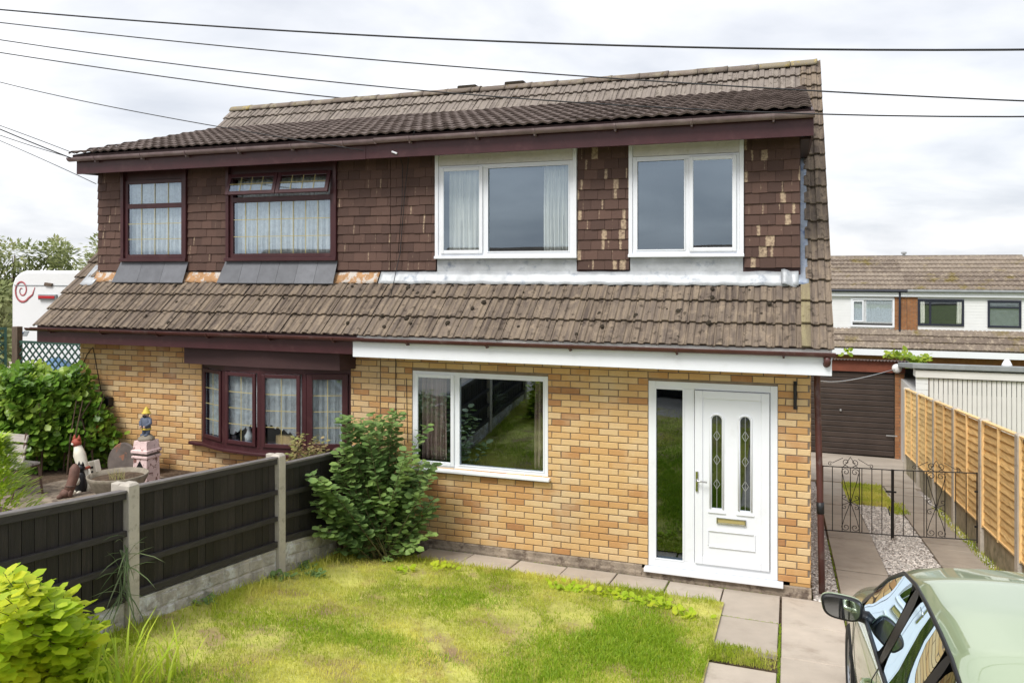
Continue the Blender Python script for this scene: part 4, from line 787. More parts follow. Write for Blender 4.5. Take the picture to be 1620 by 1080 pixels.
def fpanel(y0, y1, t0, t1, b0, b1):
    T = lambda y: t0+(t1-t0)*(y-y0)/(y1-y0); B = lambda y: b0+(b1-b0)*(y-y0)/(y1-y0)
    k = max(2, int(round((y1-y0)/.1))); w = (y1-y0)/k
    for i in range(k):
        a, b = y0+w*i+.005, y0+w*(i+1)-.005; a += R.uniform(-.003, .002); x = FX-.01+R.uniform(-.003, .002)
        MB().add([(x+.010, a, B(a)+.01), (x+.015, b, B(b)+.01), (x+.015, b, T(b)-.035), (x+.010, a, T(a)-.035), (x-.010, a, B(a)+.01), (x-.008, b, B(b)+.01), (x-.008, b, T(b)-.035), (x-.010, a, T(a)-.035)],
                 [(0,1,2,3),(7,6,5,4),(1,5,6,2),(4,0,3,7),(3,2,6,7),(0,4,5,1)]).build('board', MT['fblack'], fence)
    MB().add([(FX-.034, y0, B(y0)), (FX-.024, y0, B(y0)), (FX-.024, y0, T(y0)-.04), (FX-.034, y0, T(y0)-.04), (FX-.034, y1, B(y1)), (FX-.024, y1, B(y1)), (FX-.024, y1, T(y1)-.04), (FX-.034, y1, T(y1)-.04)], [(0,1,2,3),(7,6,5,4),(1,5,6,2),(0,3,7,4),(3,2,6,7),(0,4,5,1)]).build('gap_shade_sheet', MT['black'], fence)  # black sheet added behind the boards so their gaps read as shade
    def rail(f0, f1, x0, x1, hh, nm, m_):
        za = B(y0)+(T(y0)-B(y0))*f0; zb = B(y1)+(T(y1)-B(y1))*f1
        MB().add([(x0, y0, za-hh), (x1, y0, za-hh), (x1, y0, za+hh), (x0, y0, za+hh*1.0), (x0, y1, zb-hh), (x1, y1, zb-hh), (x1, y1, zb+hh), (x0, y1, zb+hh)], [(0,1,2,3),(7,6,5,4),(1,5,6,2),(0,3,7,4),(3,2,6,7),(0,4,5,1)]).build(nm, m_, fence, bevel=.003)
    for f in (.62, .33): rail(f, f, FX+.006, FX+.042, .024, 'rail', MT['frail'])
    rail(.05, .05, FX+.006, FX+.040, .030, 'rail', MT['frail'])
    rail(.955, .955, FX+.006, FX+.036, .026, 'rail', MT['frail']); rail(.995, .995, FX-.03, FX+.044, .010, 'cap_rail', MT['fcap'])
    # concrete gravel board with cast stone face
    g = MB(); x = FX
    q0, q1 = LAWN(FX, y0)-.12, LAWN(FX, y1)-.12
    g.add([(x-.02, y0, q0), (x+.018, y0, q0), (x+.018, y0, b0-.004), (x-.02, y0, b0-.004), (x-.02, y1, q1), (x+.018, y1, q1), (x+.018, y1, b1-.004), (x-.02, y1, b1-.004)], [(0,1,2,3),(7,6,5,4),(1,5,6,2),(0,3,7,4),(3,2,6,7),(0,4,5,1)])
    g = g.build('gravel_board', MT['concw'], fence, bevel=.004)
    for row in range(2):
        y = y0+.02+(0 if row else .06)
        while y < y1-.08:
            L = min(R.uniform(.16, .26), y1-.02-y); zt = B(y+L/2)-.02-row*.115; hh = .052
            sl = (b1-b0)/(y1-y0); e = [R.uniform(.006, .016) for _ in range(4)]
            v = [(x+.0185, y+.006, zt-2*hh), (x+.0185, y+L-.006, zt-2*hh+sl*L), (x+.0185, y+L-.006, zt+sl*L), (x+.0185, y+.006, zt)]
            c = [(x+.0185+e[i], a_+(.012 if i in (0, 3) else -.012), b_+(.010 if i < 2 else -.010)) for i, (_, a_, b_) in enumerate(v)]
            m_ = (x+.022+R.uniform(.006, .014), y+L*R.uniform(.35, .65), zt-hh*R.uniform(.7, 1.3)); MB().add(v+c+[m_], [(0,1,5,4),(1,2,6,5),(2,3,7,6),(3,0,4,7),(4,5,8),(5,6,8),(6,7,8),(7,4,8)]).build('stone_block', MT['concw'], g)
            y += L
fpanel(-5.89, -4.035, 1.895, 1.690, 1.00, .815); fpanel(-3.915, -2.08, 1.698, 1.520, .800, .592); fpanel(-1.96, -.92, 1.430, 1.328, .615, .445); fpanel(-.82, -.066, 1.332, 1.272, .44, .365)
# right-hand fence --------------------------------------------------------
RX = 2.50
rf = thing('boundary_fence', 'orange overlap panel fence with concrete posts along the driveway', 'fence', (RX, 5, -.5))
ry = [10.80, 8.89, 7.01, 5.19, 3.31, 1.46, -.42]; rtop = lambda y: 1.425-.083*(y-3.31); rbot = lambda y: -.035-.088*(y-3.31)
for y in ry: post(RX, y, G(RX, y)-.15, rtop(y), rf, MT['conc'], .068)
for y0, y1 in zip(ry[1:], ry[:-1]):
    y0 += .05; y1 -= .05; T = lambda y: rtop(y)-.045; Bt = lambda y: rbot(y)+.0; ns = 13
    q0, q1 = G(RX, y0)-.12, G(RX, y1)-.12
    MB().add([(RX-.022, y0, q0), (RX+.02, y0, q0), (RX+.02, y0, Bt(y0)-.005), (RX-.022, y0, Bt(y0)-.005), (RX-.022, y1, q1), (RX+.02, y1, q1), (RX+.02, y1, Bt(y1)-.005), (RX-.022, y1, Bt(y1)-.005)], [(0,3,2,1),(4,5,6,7),(1,2,6,5),(0,4,7,3),(3,7,6,2),(0,1,5,4)]).build('gravel_board', MT['concg'], rf, bevel=.004)
    for i in range(ns):
        mb = MB(); K = 14; ph = R.uniform(0, 9); fr0, fr1 = i/ns, (i+1)/ns+.035
        am = R.choice([.002, .004, .006, .010])
        def zz(y, f): return Bt(y)+.02+(T(y)-Bt(y)-.05)*f
        vs = []
        for k in range(K+1):
            y = y0+.02+(y1-y0-.04)*k/K; wv = am*(math.sin(y*5.1+ph)+.5*math.sin(y*11+ph*2))-(.018 if (k == 4 and i % 4 == 1) else 0)
            zb = zz(y, fr0)+wv; zt = zz(y, min(fr1, 1.0)); vs += [(RX-.034, y, zb), (RX-.020, y, zb), (RX+.006, y, zt), (RX-.006, y, zt)]
        for k in range(K):
            a = 4*k; mb.f += [(a, a+4, a+7, a+3), (a+1, a, a+4, a+5)[::-1], (a+2, a+6, a+5, a+1), (a+3, a+7, a+6, a+2)]
        mb.v = vs; mb.build('slat', MT['forange'], rf)
    for yy, hw in ((y0+.018, .018), ((y0+y1)/2, .02), (y1-.018, .018)):
        MB().add([(RX-.055, yy-hw, Bt(yy)+.002), (RX-.018, yy-hw, Bt(yy)+.002), (RX-.018, yy+hw, Bt(yy)+.002), (RX-.055, yy+hw, Bt(yy)+.002), (RX-.055, yy-hw, T(yy)), (RX-.018, yy-hw, T(yy)), (RX-.018, yy+hw, T(yy)), (RX-.055, yy+hw, T(yy))], [(0,3,2,1),(4,5,6,7),(0,1,5,4),(1,2,6,5),(2,3,7,6),(3,0,4,7)]).build('batten', MT['fobat'], rf)
    for zf_, th, nm in ((T, .022, 'cap_rail'), (lambda y: Bt(y)+.02, .018, 'bottom_rail')):
        MB().add([(RX-.05, y0, zf_(y0)), (RX+.02, y0, zf_(y0)), (RX+.02, y0, zf_(y0)+th), (RX-.05, y0, zf_(y0)+th), (RX-.05, y1, zf_(y1)), (RX+.02, y1, zf_(y1)), (RX+.02, y1, zf_(y1)+th), (RX-.05, y1, zf_(y1)+th)], [(0,1,2,3),(7,6,5,4),(1,5,6,2),(0,3,7,4),(3,2,6,7),(0,4,5,1)]).build(nm, MT['fobat'], rf)
# ================================================================ IRON GATES
GY = 3.45
def spiral(c, r0, turns, a0, dirn=1, npts=26, y=GY):
    return [(c[0]+r0*(1-.85*k/npts)*math.cos(a0+dirn*turns*2*math.pi*k/npts), y, c[1]+r0*(1-.85*k/npts)*math.sin(a0+dirn*turns*2*math.pi*k/npts)) for k in range(npts+1)]
def gate_leaf(x0, x1, zb0, zb1, zt0, zt1, xs, latch, label):
    t = thing('iron_gate', label, 'gate', ((x0+x1)/2, GY, zb0), 'pair of iron driveway gates')
    zb = lambda x: zb0+(zb1-zb0)*(x-x0)/(x1-x0); zt = lambda x: zt0+(zt1-zt0)*(x-x0)/(x1-x0)
    fr = MB(); r = .0085
    MB().tube([(x0, GY, zt(x0)), (x1, GY, zt(x1))], r, 6).build('top_rail', MT['iron'], t); MB().tube([(x0, GY, zb(x0)), (x1, GY, zb(x1))], r, 6).build('bottom_rail', MT['iron'], t)
    for x in (x0, x1): MB().tube([(x, GY, zb(x)-.04), (x, GY, zt(x)+.01)], .013 if x == latch else .009, 6).build('stile', MT['iron'], t)
    hw = .118; L = x1-x0; nb = 8 if L > .98 else 7; xb = []
    x = x0+L/nb
    k = [q for q in np.arange(1, nb) * (L/nb) + x0]
    for x in k:
        if abs(x-xs) < hw-.01: continue
        xb.append(x)
    for x in xb+[xs-hw, xs+hw, xs]:
        if x in (xs-hw, xs+hw) and any(abs(x-q) < .03 for q in xb): continue
        MB().tube([(x, GY, zb(x)), (x, GY, zt(x))], .0060, 5).build('bar', MT['iron'], t)
    ztc, zbc = zt(xs), zb(xs); zm = zbc+(ztc-zbc)*.46
    sc_ = MB()
    for s1 in (-1, 1):
        # lyre curves from the waist to the scrolls, top and bottom
        up = [(xs+s1*.012, GY, zm+.02)]+[(xs+s1*(.012+.095*math.sin(q*1.35)**1.3), GY, zm+.02+(ztc-.10-zm)*q) for q in [.15, .3, .45, .6, .75, .9]]
        sp = spiral((xs+s1*.062, ztc-.065), .055, 1.25, 0 if s1 > 0 else math.pi, s1); sc_.tube(up+sp, .005, 5)
        dn = [(xs+s1*.012, GY, zm-.02)]+[(xs+s1*(.012+.095*math.sin(q*1.35)**1.3), GY, zm-.02-(zm-zbc-.10)*q) for q in [.15, .3, .45, .6, .75, .9]]
        sp = spiral((xs+s1*.062, zbc+.065), .055, 1.25, 0 if s1 > 0 else math.pi, -s1); sc_.tube(dn+sp, .005, 5)
        for s2 in (-1, 1):
            sc_.tube([(xs+s1*.01, GY, zm)]+spiral((xs+s1*.078, zm+s2*.072), .038, 1.1, math.pi*.5*s2*-1, s1*s2), .0045, 5)
        # crest above the top rail
        sc_.tube([(xs+s1*.02, GY, ztc)]+spiral((xs+s1*.055, ztc+.075), .05, 1.2, -math.pi/2, s1), .005, 5)
        sc_.tube([(xs+s1*.10, GY, ztc+.13), (xs+s1*.18, GY, ztc+.085), (xs+s1*.24, GY, ztc+.05)]+spiral((xs+s1*.27, ztc+.035), .03, 1., math.pi*.5, -s1), .0045, 5)
        sc_.tube([(xs+s1*.105, GY, ztc), (xs+s1*.07, GY, ztc+.03), (xs, GY, ztc+.15)], .0045, 5)
    sc_.build('scrollwork', MT['iron'], t, True)
    bx(xs-.012, xs+.012, GY-.012, GY+.012, zm-.04, zm+.04).build('collar', MT['iron'], t)
    if latch == x0:
        bx(x0-.10, x0+.04, GY-.018, GY-.008, zb0+.60, zb0+.625).build('latch', MT['black'], t)
    else: MB().tube([(x1-.012, GY-.014, zb0-.04), (x1-.012, GY-.014, zb0+.42), (x1-.035, GY-.014, zb0+.43), (x1-.045, GY-.014, zb0+.36), (x1-.03, GY-.014, zb0+.3)], .007, 6).build('drop_bolt', MT['black'], t)
    return t
gate_leaf(.465, 1.378, -.336, -.314, .588, .604, .835, 1.378, 'black wrought-iron gate leaf beside the house wall')
g2 = gate_leaf(1.392, 2.435, -.314, -.266, .604, .648, 1.935, 1.392, 'black wrought-iron gate leaf hinged to the orange fence')
for z in (.40, -.08): bx(2.40, 2.455, GY-.03, GY-.012, z-.012, z+.012).build('hinge', MT['black'], g2)
# ================================================================ GARAGES
gb = thing('garage', 'brown single garage at the end of the driveway', 'garage', (1.6, 16, -1.4)); gy = 13.55
for i in range(15):
    z0 = -1.36+i*2.13/15; bx(.44, 2.555, gy+.02+.004*(i % 2), gy+.05, z0+.006, z0+2.13/15-.006).build('door_panel', MT['garage'], gb, bevel=.012)
bx(.42, 2.56, gy+.052, gy+.08, -1.38, .79).build('door_backing', MT['black'], gb)
wp = bx(2.565, 2.79, gy-.02, gy+.25, -1.55, .80).build('brick_pier', MT['mortar'], gb); 
mb_ = MB(); 
for r_ in range(31):
    e = 2.565+(0 if r_ % 2 else -.11)
    while e < 2.785:
        a, b = max(e, 2.567), min(e+.215, 2.788)
        if b-a > .02: mb_.box(a, b-.008, gy-.030, gy-.021, -1.54+r_*.075, -1.54+r_*.075+.066)
        e += .225
tag(mb_.build('brickwork', MT['redbrick'], gb), kind='stuff')
bx(.2, .43, gy-.02, gy+.25, -1.55, .80).build('brick_pier', MT['redbrick'], gb)
bx(.15, 2.80, gy-.05, gy+.1, .805, 1.10).build('fascia', MT['fasred'], gb)
mb_ = MB(); mb_.grid(lambda u, v: (.05+2.83*u, gy-.15+6.3*v, 1.125+.022*math.sin(u*2*math.pi*36)-.72*v), 216, 2); o = mb_.build('roof', MT['corr'], gb, True); o.modifiers.new('thick', 'SOLIDIFY').thickness = .012
bx(.2, 2.78, gy+.3, gy+6, -2, .38).build('side_walls', MT['redbrick'], gb)
bx(1.255, 1.30, gy-.03, gy+.018, -.25, -.20).build('lock', MT['galv'], gb, bevel=.008)
bx(2.36, 2.62, gy-.032, gy-.022, -.825, -.795).build('hasp', MT['galv'], gb)
ls = MB().lathe([(.02, 0), (.11, .01), (.12, .05), (.09, .09), (.02, .10)], (2.60, gy-.055, .93), 14, rot=Matrix.Rotation(math.pi/2, 3, 'X')); tag(ls.build('outdoor_lamp', MT['caravan'], None, True), 'round white bulkhead lamp on the brown garage fascia', 'lamp')
wg = thing('garage', 'white flat-roofed garage behind the orange fence', 'garage', (4, 14, -1.2)); wy = 11.0
MB().prism([(2.62, wy-.14, 1.225), (2.62, wy-.14, 1.352), (2.62, wy+5.2, .80), (2.62, wy+5.2, .68)], (3.3, 0, 0)).build('felt_roof', MT['felt'], wg, bevel=.02)
bx(2.69, 5.8, wy-.08, wy+.3, 1.03, 1.19).build('fascia', MT['wgar'], wg)
for i in range(16):
    z0 = -1.2+i*.139; bx(2.70, 2.952, wy-.028+.003*(i % 2), wy, z0+.004, z0+.137).build('cladding_board', MT['wclad'], wg)
bx(2.70, 5.8, wy+.02, wy+5, -1.9, .66).build('walls', MT['wgar'], wg)
ring(MB(), 2.953, 5.35, -1.25, 1.028, wy-.03, wy+.0, .016).build('door_frame', MT['wpost'], wg)
vp_ = PY(1593, 574, wy+.4); MB().lathe([(.11, 0), (.10, .05), (.06, .13), (.02, .17)], (vp_.x, wy+.4, 1.29), 12).build('roof_vent', MT['caravan'], wg, True)
w_ = (5.335-2.97)/25
for i in range(25): bx(2.97+i*w_+.006, 2.97+(i+1)*w_-.006, wy-.022, wy, -1.23, 1.01).build('door_rib', MT['wgar'], wg, bevel=.008)
# ================================================================ HOUSES BEHIND
def course(parent, x0, x1, y, z, al, L, mat, w=.3):
    k = int((x1-x0)/w*6); t = Vector((0, math.cos(al), math.sin(al))); nn = Vector((0, -math.sin(al), math.cos(al))); prof = [0, .02, .02, 0, .02, .02]; jit = [R.uniform(-.008, .008) for _ in range(k+2)]
    vs = []
    for j in range(3):
        for i in range(k+1):
            h = prof[i % 6]; base = Vector((x0+(x1-x0)*i/k, y, z)); vs.append(base+t*((0, 0, L)[j]+(jit[i//6] if j < 2 else 0))+nn*(h+(0.0, .05, .0)[j]))
    q = k+1; mb = MB(); mb.add(vs, [(i, i+1, q+i+1, q+i) for i in range(k)]+[(q+i, q+i+1, 2*q+i+1, 2*q+i) for i in range(k)]); return mb.build('tile_course', mat, parent)
def backwin(parent, x0, x1, z0, z1, y, mat, lights, fw=.055):
    o = ring(MB(), x0, x1, z0, z1, y-.05, y+.02, fw).build('window', mat, parent)
    for a, b, c, d, sash in lights:
        if sash: ring(MB(), a-.04, b+.04, c-.04, d+.04, y-.062, y-.03, .05).build('casement', mat, o)
        pane(o, a, b, c, d, y-.03)
    return o
BY = 25.0
def backhouse(label, x0, x1, gut, brick, mossy):
    t = thing('terraced_house', label, 'house', ((x0+x1)/2, BY+3, -2.6), 'houses beyond the garages'); bal = math.atan((3.97-2.66)/3.4); Lr = math.hypot(1.31, 3.4)/8
    bx(x0, x1, BY, BY+.2, .9, 2.62).build('upper_wall', MT['mortar' if 0 else 'wclad'], t)
    bx(x0, x1, BY+.2, BY+7, -3.4, 2.6).build('walls', MT['redbrick'], t)
    bx(x0, x1, BY-.05, BY+.19, -3.4, .35).build('lower_wall', MT['redbrick'], t)
    rf_ = MB().prism([(x0, BY-.2, 2.64), (x0, BY+3.4, 3.93), (x0, BY+7.2, 2.6)], (x1-x0, 0, 0)).build('roof', MT['tileback'], t)
    for r_ in range(8): course(rf_, x0, x1+(.0), BY-.2+r_*Lr*math.cos(bal), 2.67+r_*Lr*math.sin(bal), bal, Lr+.06, MT['tileback'])
    MB().tube([(x0, BY+3.4, 3.97), (x1, BY+3.4, 3.97)], .10, 8).build('ridge', MT['ridge'], rf_)
    bx(x0, x1, BY-.14, BY-.10, 2.42, 2.62).build('fascia', MT['white'], t)
    gt = MB().tube([(x0, BY-.2, 2.64), (x1, BY-.2, 2.64)], .06, 8).build('gutter', gut, t)
    lr_ = MB().prism([(x0, BY-.75, .42), (x0, BY, 1.12), (x0, BY, .42)], (x1-x0, 0, 0)).build('lower_roof', MT['tile'], t)
    for r_ in range(3): course(lr_, x0, x1, BY-.75+r_*.245, .46+r_*.228, .75, .36, MT['tileback'])
    bx(x0, x1, BY-.80, BY-.76, .20, .43).build('lower_fascia', MT['white'], t)
    return t
b1 = backhouse('white-clad house beyond the brown garage, with a white framed window', -3.5, 4.285, MT['navy'], None, True)
b2 = backhouse('white-clad house beyond the white garage, with dark framed windows', 4.29, 8.95, MT['felt'], None, False)
backwin(b1, 2.29, 3.854, 1.225, 2.35, BY, MT['white'], [(2.40, 2.72, 1.46, 2.22, True), (2.857, 3.76, 1.43, 2.256, False)], .07)
curtain('net_curtain', 'pale net curtain in the white window of the house beyond the garages', 2.36, 3.78, 1.36, 2.28, BY-.004, MT['lace'], 16, .0015)
mb_ = MB()
for hs, xa, xb in ((b1, 3.856, 4.284), (b2, 4.292, 4.66)):
    q = bx(xa, xb, BY-.04, BY-.002, 1.08, 2.419).build('brick_panel', MT['mortar'], hs); mb_ = MB(); 
    for r_ in range(17):
        e = xa+(.11 if r_ % 2 else 0)-.11
        while e < xb:
            p0, p1_ = max(e, xa), min(e+.215, xb)
            if p1_-p0 > .02: mb_.box(p0, p1_-.008, BY-.05, BY-.041, 1.085+r_*.0775, 1.085+r_*.0775+.066)
            e += .225
    tag(mb_.build('brickwork', MT['redbrick'], hs), kind='stuff')
MB().tube([(4.03, BY-.14, 2.6), (4.03, BY-.09, 1.3), (4.03, BY-.10, .95)], .04, 8).build('downpipe', MT['navy'], b1)
backwin(b2, 4.666, 6.232, 1.323, 2.33, BY, MT['navy'], [(4.75, 5.05, 1.40, 2.25, False), (5.13, 6.15, 1.40, 2.25, False)], .07); bx(5.055, 5.125, BY-.055, BY+.01, 1.39, 2.26).build('mullion', MT['navy'], b2)
backwin(b2, 7.01, 8.10, 1.30, 2.31, BY, MT['navy'], [(7.09, 8.02, 1.38, 2.02, False), (7.09, 8.02, 2.08, 2.23, False)], .07); bx(7.08, 8.03, BY-.055, BY+.01, 2.02, 2.08).build('transom', MT['navy'], b2)
bx(7.085, 8.025, BY-.012, BY-.002, 1.372, 2.24).build('blind', MT['felt'], b2); bx(4.742, 6.16, BY-.012, BY-.002, 1.392, 2.258).build('interior', MT['room'], b2); bx(2.355, 3.79, BY-.003+.002, BY+.004, 1.29, 2.29).build('interior', MT['room'], b1)
curtain('curtain', 'white curtain at the left edge of the dark framed window beyond the garages', 4.75, 4.90, 1.40, 2.25, BY-.018, MT['curtain'], 2, .003); curtain('curtain', 'white curtain at the right edge of the dark framed window beyond the garages', 5.99, 6.15, 1.40, 2.25, BY-.018, MT['curtain'], 2, .003)
for hs, xa, xb in ((b1, -3.5, 2.289), (b2, 6.233, 7.009), (b2, 8.101, 8.95)):
    mb_ = MB()
    for r_ in range(12): mb_.box(xa, xb, BY-.012-.003*(r_ % 2), BY-.001, 1.10+r_*.11, 1.10+r_*.11+.104)
    tag(mb_.build('cladding', MT['wclad'], hs), kind='stuff')
fp = PY(1430, 405, BY+3.4); MB().lathe([(.06, -.1), (.06, .12), (.11, .13), (.11, .2), (.06, .22)], (fp.x, BY+3.4, 4.0), 12).build('flue', MT['galv'], b1)
# ================================================================ CAR
car = thing('parked_car', 'sage-green hatchback parked on the driveway, nose towards the garage', 'car')
def car_station(y):
    def ip(tab):
        for (a, u), (b, v) in zip(tab[:-1], tab[1:]):
            if a >= y >= b: k = (a-y)/(a-b); return u+(v-u)*k
        return tab[0][1] if y > tab[0][0] else tab[-1][1]
    bot = .20
    for ax in (1.30, -1.33):
        if abs(y-ax) < .40: bot = max(bot, .33+math.sqrt(max(0, .37**2-(y-ax)**2)) if abs(y-ax) < .37 else .22)
    wm = ip([(2.16, .62), (2.08, .74), (1.9, .83), (1.6, .885), (1.2, .90), (0, .90), (-1.2, .90), (-1.7, .885), (-2.0, .84), (-2.12, .78), (-2.16, .72)])
    zb = ip([(2.16, .60), (2.05, .70), (1.8, .79), (1.3, .885), (.95, .94), (.0, .965), (-1.0, 1.00), (-1.5, 1.03), (-1.9, 1.03), (-2.12, .96), (-2.16, .90)])
    wb = wm-ip([(2.16, .10), (1.5, .075), (1., .055), (-1.2, .05), (-1.6, .07), (-2.16, .08)])
    # cabin
    zg = ip([(2.16, .61), (2.05, .72), (1.8, .815), (1.3, .92), (.98, .985), (.45, 1.235), (.08, 1.365), (-.3, 1.40), (-.8, 1.385), (-1.2, 1.33), (-1.6, 1.23), (-1.85, 1.13), (-2.12, 1.0), (-2.16, .93)])
    wg_ = ip([(2.16, .50), (1.8, .72), (1.3, .76), (.98, .755), (.45, .70), (.08, .665), (-.3, .655), (-1.2, .64), (-1.6, .64), (-1.85, .67), (-2.16, .62)])
    zr = zg+ip([(2.16, .012), (.98, .02), (.45, .03), (.08, .035), (-.8, .035), (-1.6, .04), (-1.9, .02), (-2.16, .01)]); wr = wg_-ip([(2.16, .1), (.98, .06), (.45, .05), (-1.6, .06), (-2.16, .1)])
    zc_ = zr+ip([(2.16, .03), (1.3, .05), (.98, .055), (.45, .055), (.08, .045), (-1., .04), (-1.7, .035), (-2.16, .02)])
    return [(0, bot if bot > .25 else .19), (wm-.12, bot), (wm-.03, max(bot, .30)), (wm, max(.58, bot+.03)), (wm-.012, zb-.08), (wb, zb), (wg_, zg), (wr, zr), (wr*.55, zc_-.006), (0, zc_)]
ys_ = [2.16, 2.08, 1.95, 1.78, 1.66, 1.55, 1.42, 1.30, 1.17, 1.05, .98, .90, .74, .60, .45, .26, .08, -.10, -.30, -.36, -.46, -.62, -.80, -.97, -1.05, -1.12, -1.17, -1.22, -1.33, -1.45, -1.52, -1.60, -1.72, -1.82, -1.95, -2.06, -2.13, -2.16]
secs = [car_station(y) for y in ys_]; NP = 10; full = 2*NP-1
cv = []
for y, s_ in zip(ys_, secs):
    for x, z in s_: cv.append((x, y, z))
    for x, z in s_[-2:0:-1]: cv.append((-x, y, z))
FN = 2*NP-2
groups = {}
for i in range(len(ys_)-1):
    ym = (ys_[i]+ys_[i+1])/2
    for k in range(FN):
        f = (i*FN+k, (i+1)*FN+k, (i+1)*FN+(k+1) % FN, i*FN+(k+1) % FN); kk = k if k < NP-1 else FN-1-k; side = 'R' if k < NP-1 else 'L'; g = 'body'
        if kk == 5:
            if .74 > ym > -.30: g = 'front_side_window'+side
            elif -.46 > ym > -1.12: g = 'rear_side_window'+side
            elif -1.22 > ym > -1.52: g = 'quarter_window'+side
            elif .90 > ym > -1.60: g = 'window_trim%d%s' % (sum(ym < q for q in (.74, -.30, -1.12, -1.52)), side)
        elif kk in (7, 8):
            if .98 > ym > .08: g = 'windscreen'
            elif -1.72 > ym > -2.06: g = 'rear_window'
        if kk in (0,) : g = 'underbody'
        groups.setdefault(g, []).append(f)
cf = [tuple(range(FN)), tuple((len(ys_)-1)*FN+k for k in range(FN))[::-1]]; groups['body'] += cf
CARB = Matrix.Translation((1.30, -4.05, G(1.27, -4.05))) @ Matrix.Rotation(-math.atan(.1), 4, 'X') @ Matrix.Diagonal((1, 1, .965, 1))
setp(car, None, CARB)
def cbuild(mb, name, mat, parent=car, smooth=True, sub=0, bevel=0):
    me = mb.mesh(name, mat, smooth); o = inst(name, me, CARB.copy(), parent)
    if bevel: b = o.modifiers.new('bevel', 'BEVEL'); b.width = bevel; b.segments = 2; b.limit_method = 'ANGLE'
    if sub: b = o.modifiers.new('sub', 'SUBSURF'); b.levels = b.render_levels = sub
    return o
def submesh(fs):
    used = sorted({i for f in fs for i in f}); mp = {u: i for i, u in enumerate(used)}; mb = MB(); mb.v = [cv[u] for u in used]; mb.f = [tuple(mp[i] for i in f) for f in fs]; return mb
for g, fs in groups.items():
    nm = 'window_trim' if g.startswith('window_trim') else g[:-1] if g[-1] in 'LR' else g
    cbuild(submesh(fs), nm, MT['paint'] if g == 'body' else MT['trim'] if nm in ('underbody', 'window_trim') else MT['carglass'], sub=2)
mbi = MB().box(-.70, .70, -1.9, .9, .35, .93); cbuild(mbi, 'interior', MT['trim'])
for sx in (-1, 1):
    for yy in (.05, -.85): # seats
        q = MB().box(sx*.38-.22, sx*.38+.22, yy-.33, yy-.22, .85, 1.12); q.box(sx*.38-.12, sx*.38+.12, yy-.34, yy-.25, 1.13, 1.27); cbuild(q, 'seat', MT['black'], bevel=.03)
    # mirror
    sq_ = lambda a, e: math.copysign(abs(a)**e, a); mc = Vector((sx*.985, .44, 1.02)); mo = [(sq_(math.cos(t), .6), sq_(math.sin(t), .6)) for t in [2*math.pi*k/28 for k in range(28)]]
    def mrow(w, h, y): return [(mc.x+w*a*(1+.10*b), y, mc.z+h*b+.012*a*sx) for a, b in mo]
    def loft(rows): q = MB(); q.v = [p for r_ in rows for p in r_]; K_ = len(mo); q.f = [(i*K_+k, i*K_+(k+1) % K_, (i+1)*K_+(k+1) % K_, (i+1)*K_+k) for i in range(len(rows)-1) for k in range(K_)]+[tuple(range(K_))[::-1], tuple((len(rows)-1)*K_+k for k in range(K_))]; return q
    mir = cbuild(loft([mrow(.112, .070, .405), mrow(.118, .076, .412), mrow(.119, .077, .43)]), 'wing_mirror', MT['trim'])
    cbuild(loft([mrow(.120, .078, .431), mrow(.118, .076, .46), mrow(.10, .062, .495), mrow(.06, .035, .515)]), 'mirror_cap', MT['paint'], mir)
    cbuild(loft([mrow(.103, .062, .400), mrow(.103, .062, .4045)]), 'mirror_glass', MT['mirrorg'], mir, False)
    cbuild(MB().tube([(sx*.80, .50, .95), (sx*.90, .455, .975)], [.045, .035], 8), 'mirror_arm', MT['trim'], mir)
    for yy in (-.33, -1.12):
        ww = .897; cbuild(MB().tube([(sx*(ww-.012), yy+.10, .83), (sx*(ww+.028), yy+.07, .835), (sx*(ww+.028), yy-.07, .84), (sx*(ww-.012), yy-.10, .84)], .014, 8), 'door_handle', MT['paint'])
    # belt strip and shut lines
    cbuild(MB().tube([(sx*(car_station(y)[5][0]+.004), y, car_station(y)[5][1]+.002) for y in (.86, .6, .3, 0, -.3, -.6, -.9, -1.2, -1.5)], .010, 6), 'belt_strip', MT['trim'])
    cbuild(MB().tube([(sx*(car_station(y)[6][0]+.003), y, car_station(y)[6][1]+.001) for y in (.9, .74, .6, .45, .26, .08, -.1, -.3, -.62, -.97, -1.2, -1.45, -1.6)], .011, 6), 'drip_strip', MT['trim'])
    for yy in (.82, -.41, -1.20):
        pr_ = car_station(yy); cbuild(MB().tube([(sx*(x+.0015), yy, z) for x, z in ((pr_[2][0]+.02, .34), pr_[3], pr_[4], pr_[5])], .0035, 4), 'shut_line', MT['trim'])
    for yy in (1.30, -1.33):
        rot = Matrix.Rotation(sx*math.pi/2, 3, 'Y'); c_ = (sx*.80, yy, .325)
        ty = MB().lathe([(.20, -.10), (.30, -.10), (.322, -.08), (.325, 0), (.322, .08), (.30, .098), (.225, .094), (.20, .07)], c_, 32, rot=rot); w_ = cbuild(ty, 'wheel', MT['tyre'])
        rm = MB().lathe([(.20, -.05), (.222, .085), (.212, .088), (.19, .04), (.05, .03), (.04, .06), (.01, .065)], c_, 28, rot=rot)
        for k in range(5):
            a = 2*math.pi*k/5; d_ = Vector((0, math.cos(a), math.sin(a))); e_ = Vector((0, -math.sin(a), math.cos(a))); cc_ = Vector(c_)+Vector((sx*.068, 0, 0))+d_*.12; rm.obox(cc_, (sx*.012, 0, 0), d_*.09, e_*.026)
        cbuild(rm, 'rim', MT['rim'], w_, False)
    cbuild(MB().blob((sx*.66, -2.06, .86), .17, .09, .07, 12, 8), 'tail_light', MT['carlight']); cbuild(MB().blob((sx*.62, 2.02, .665), .17, .10, .055, 12, 8), 'headlight', MT['mirrorg'])
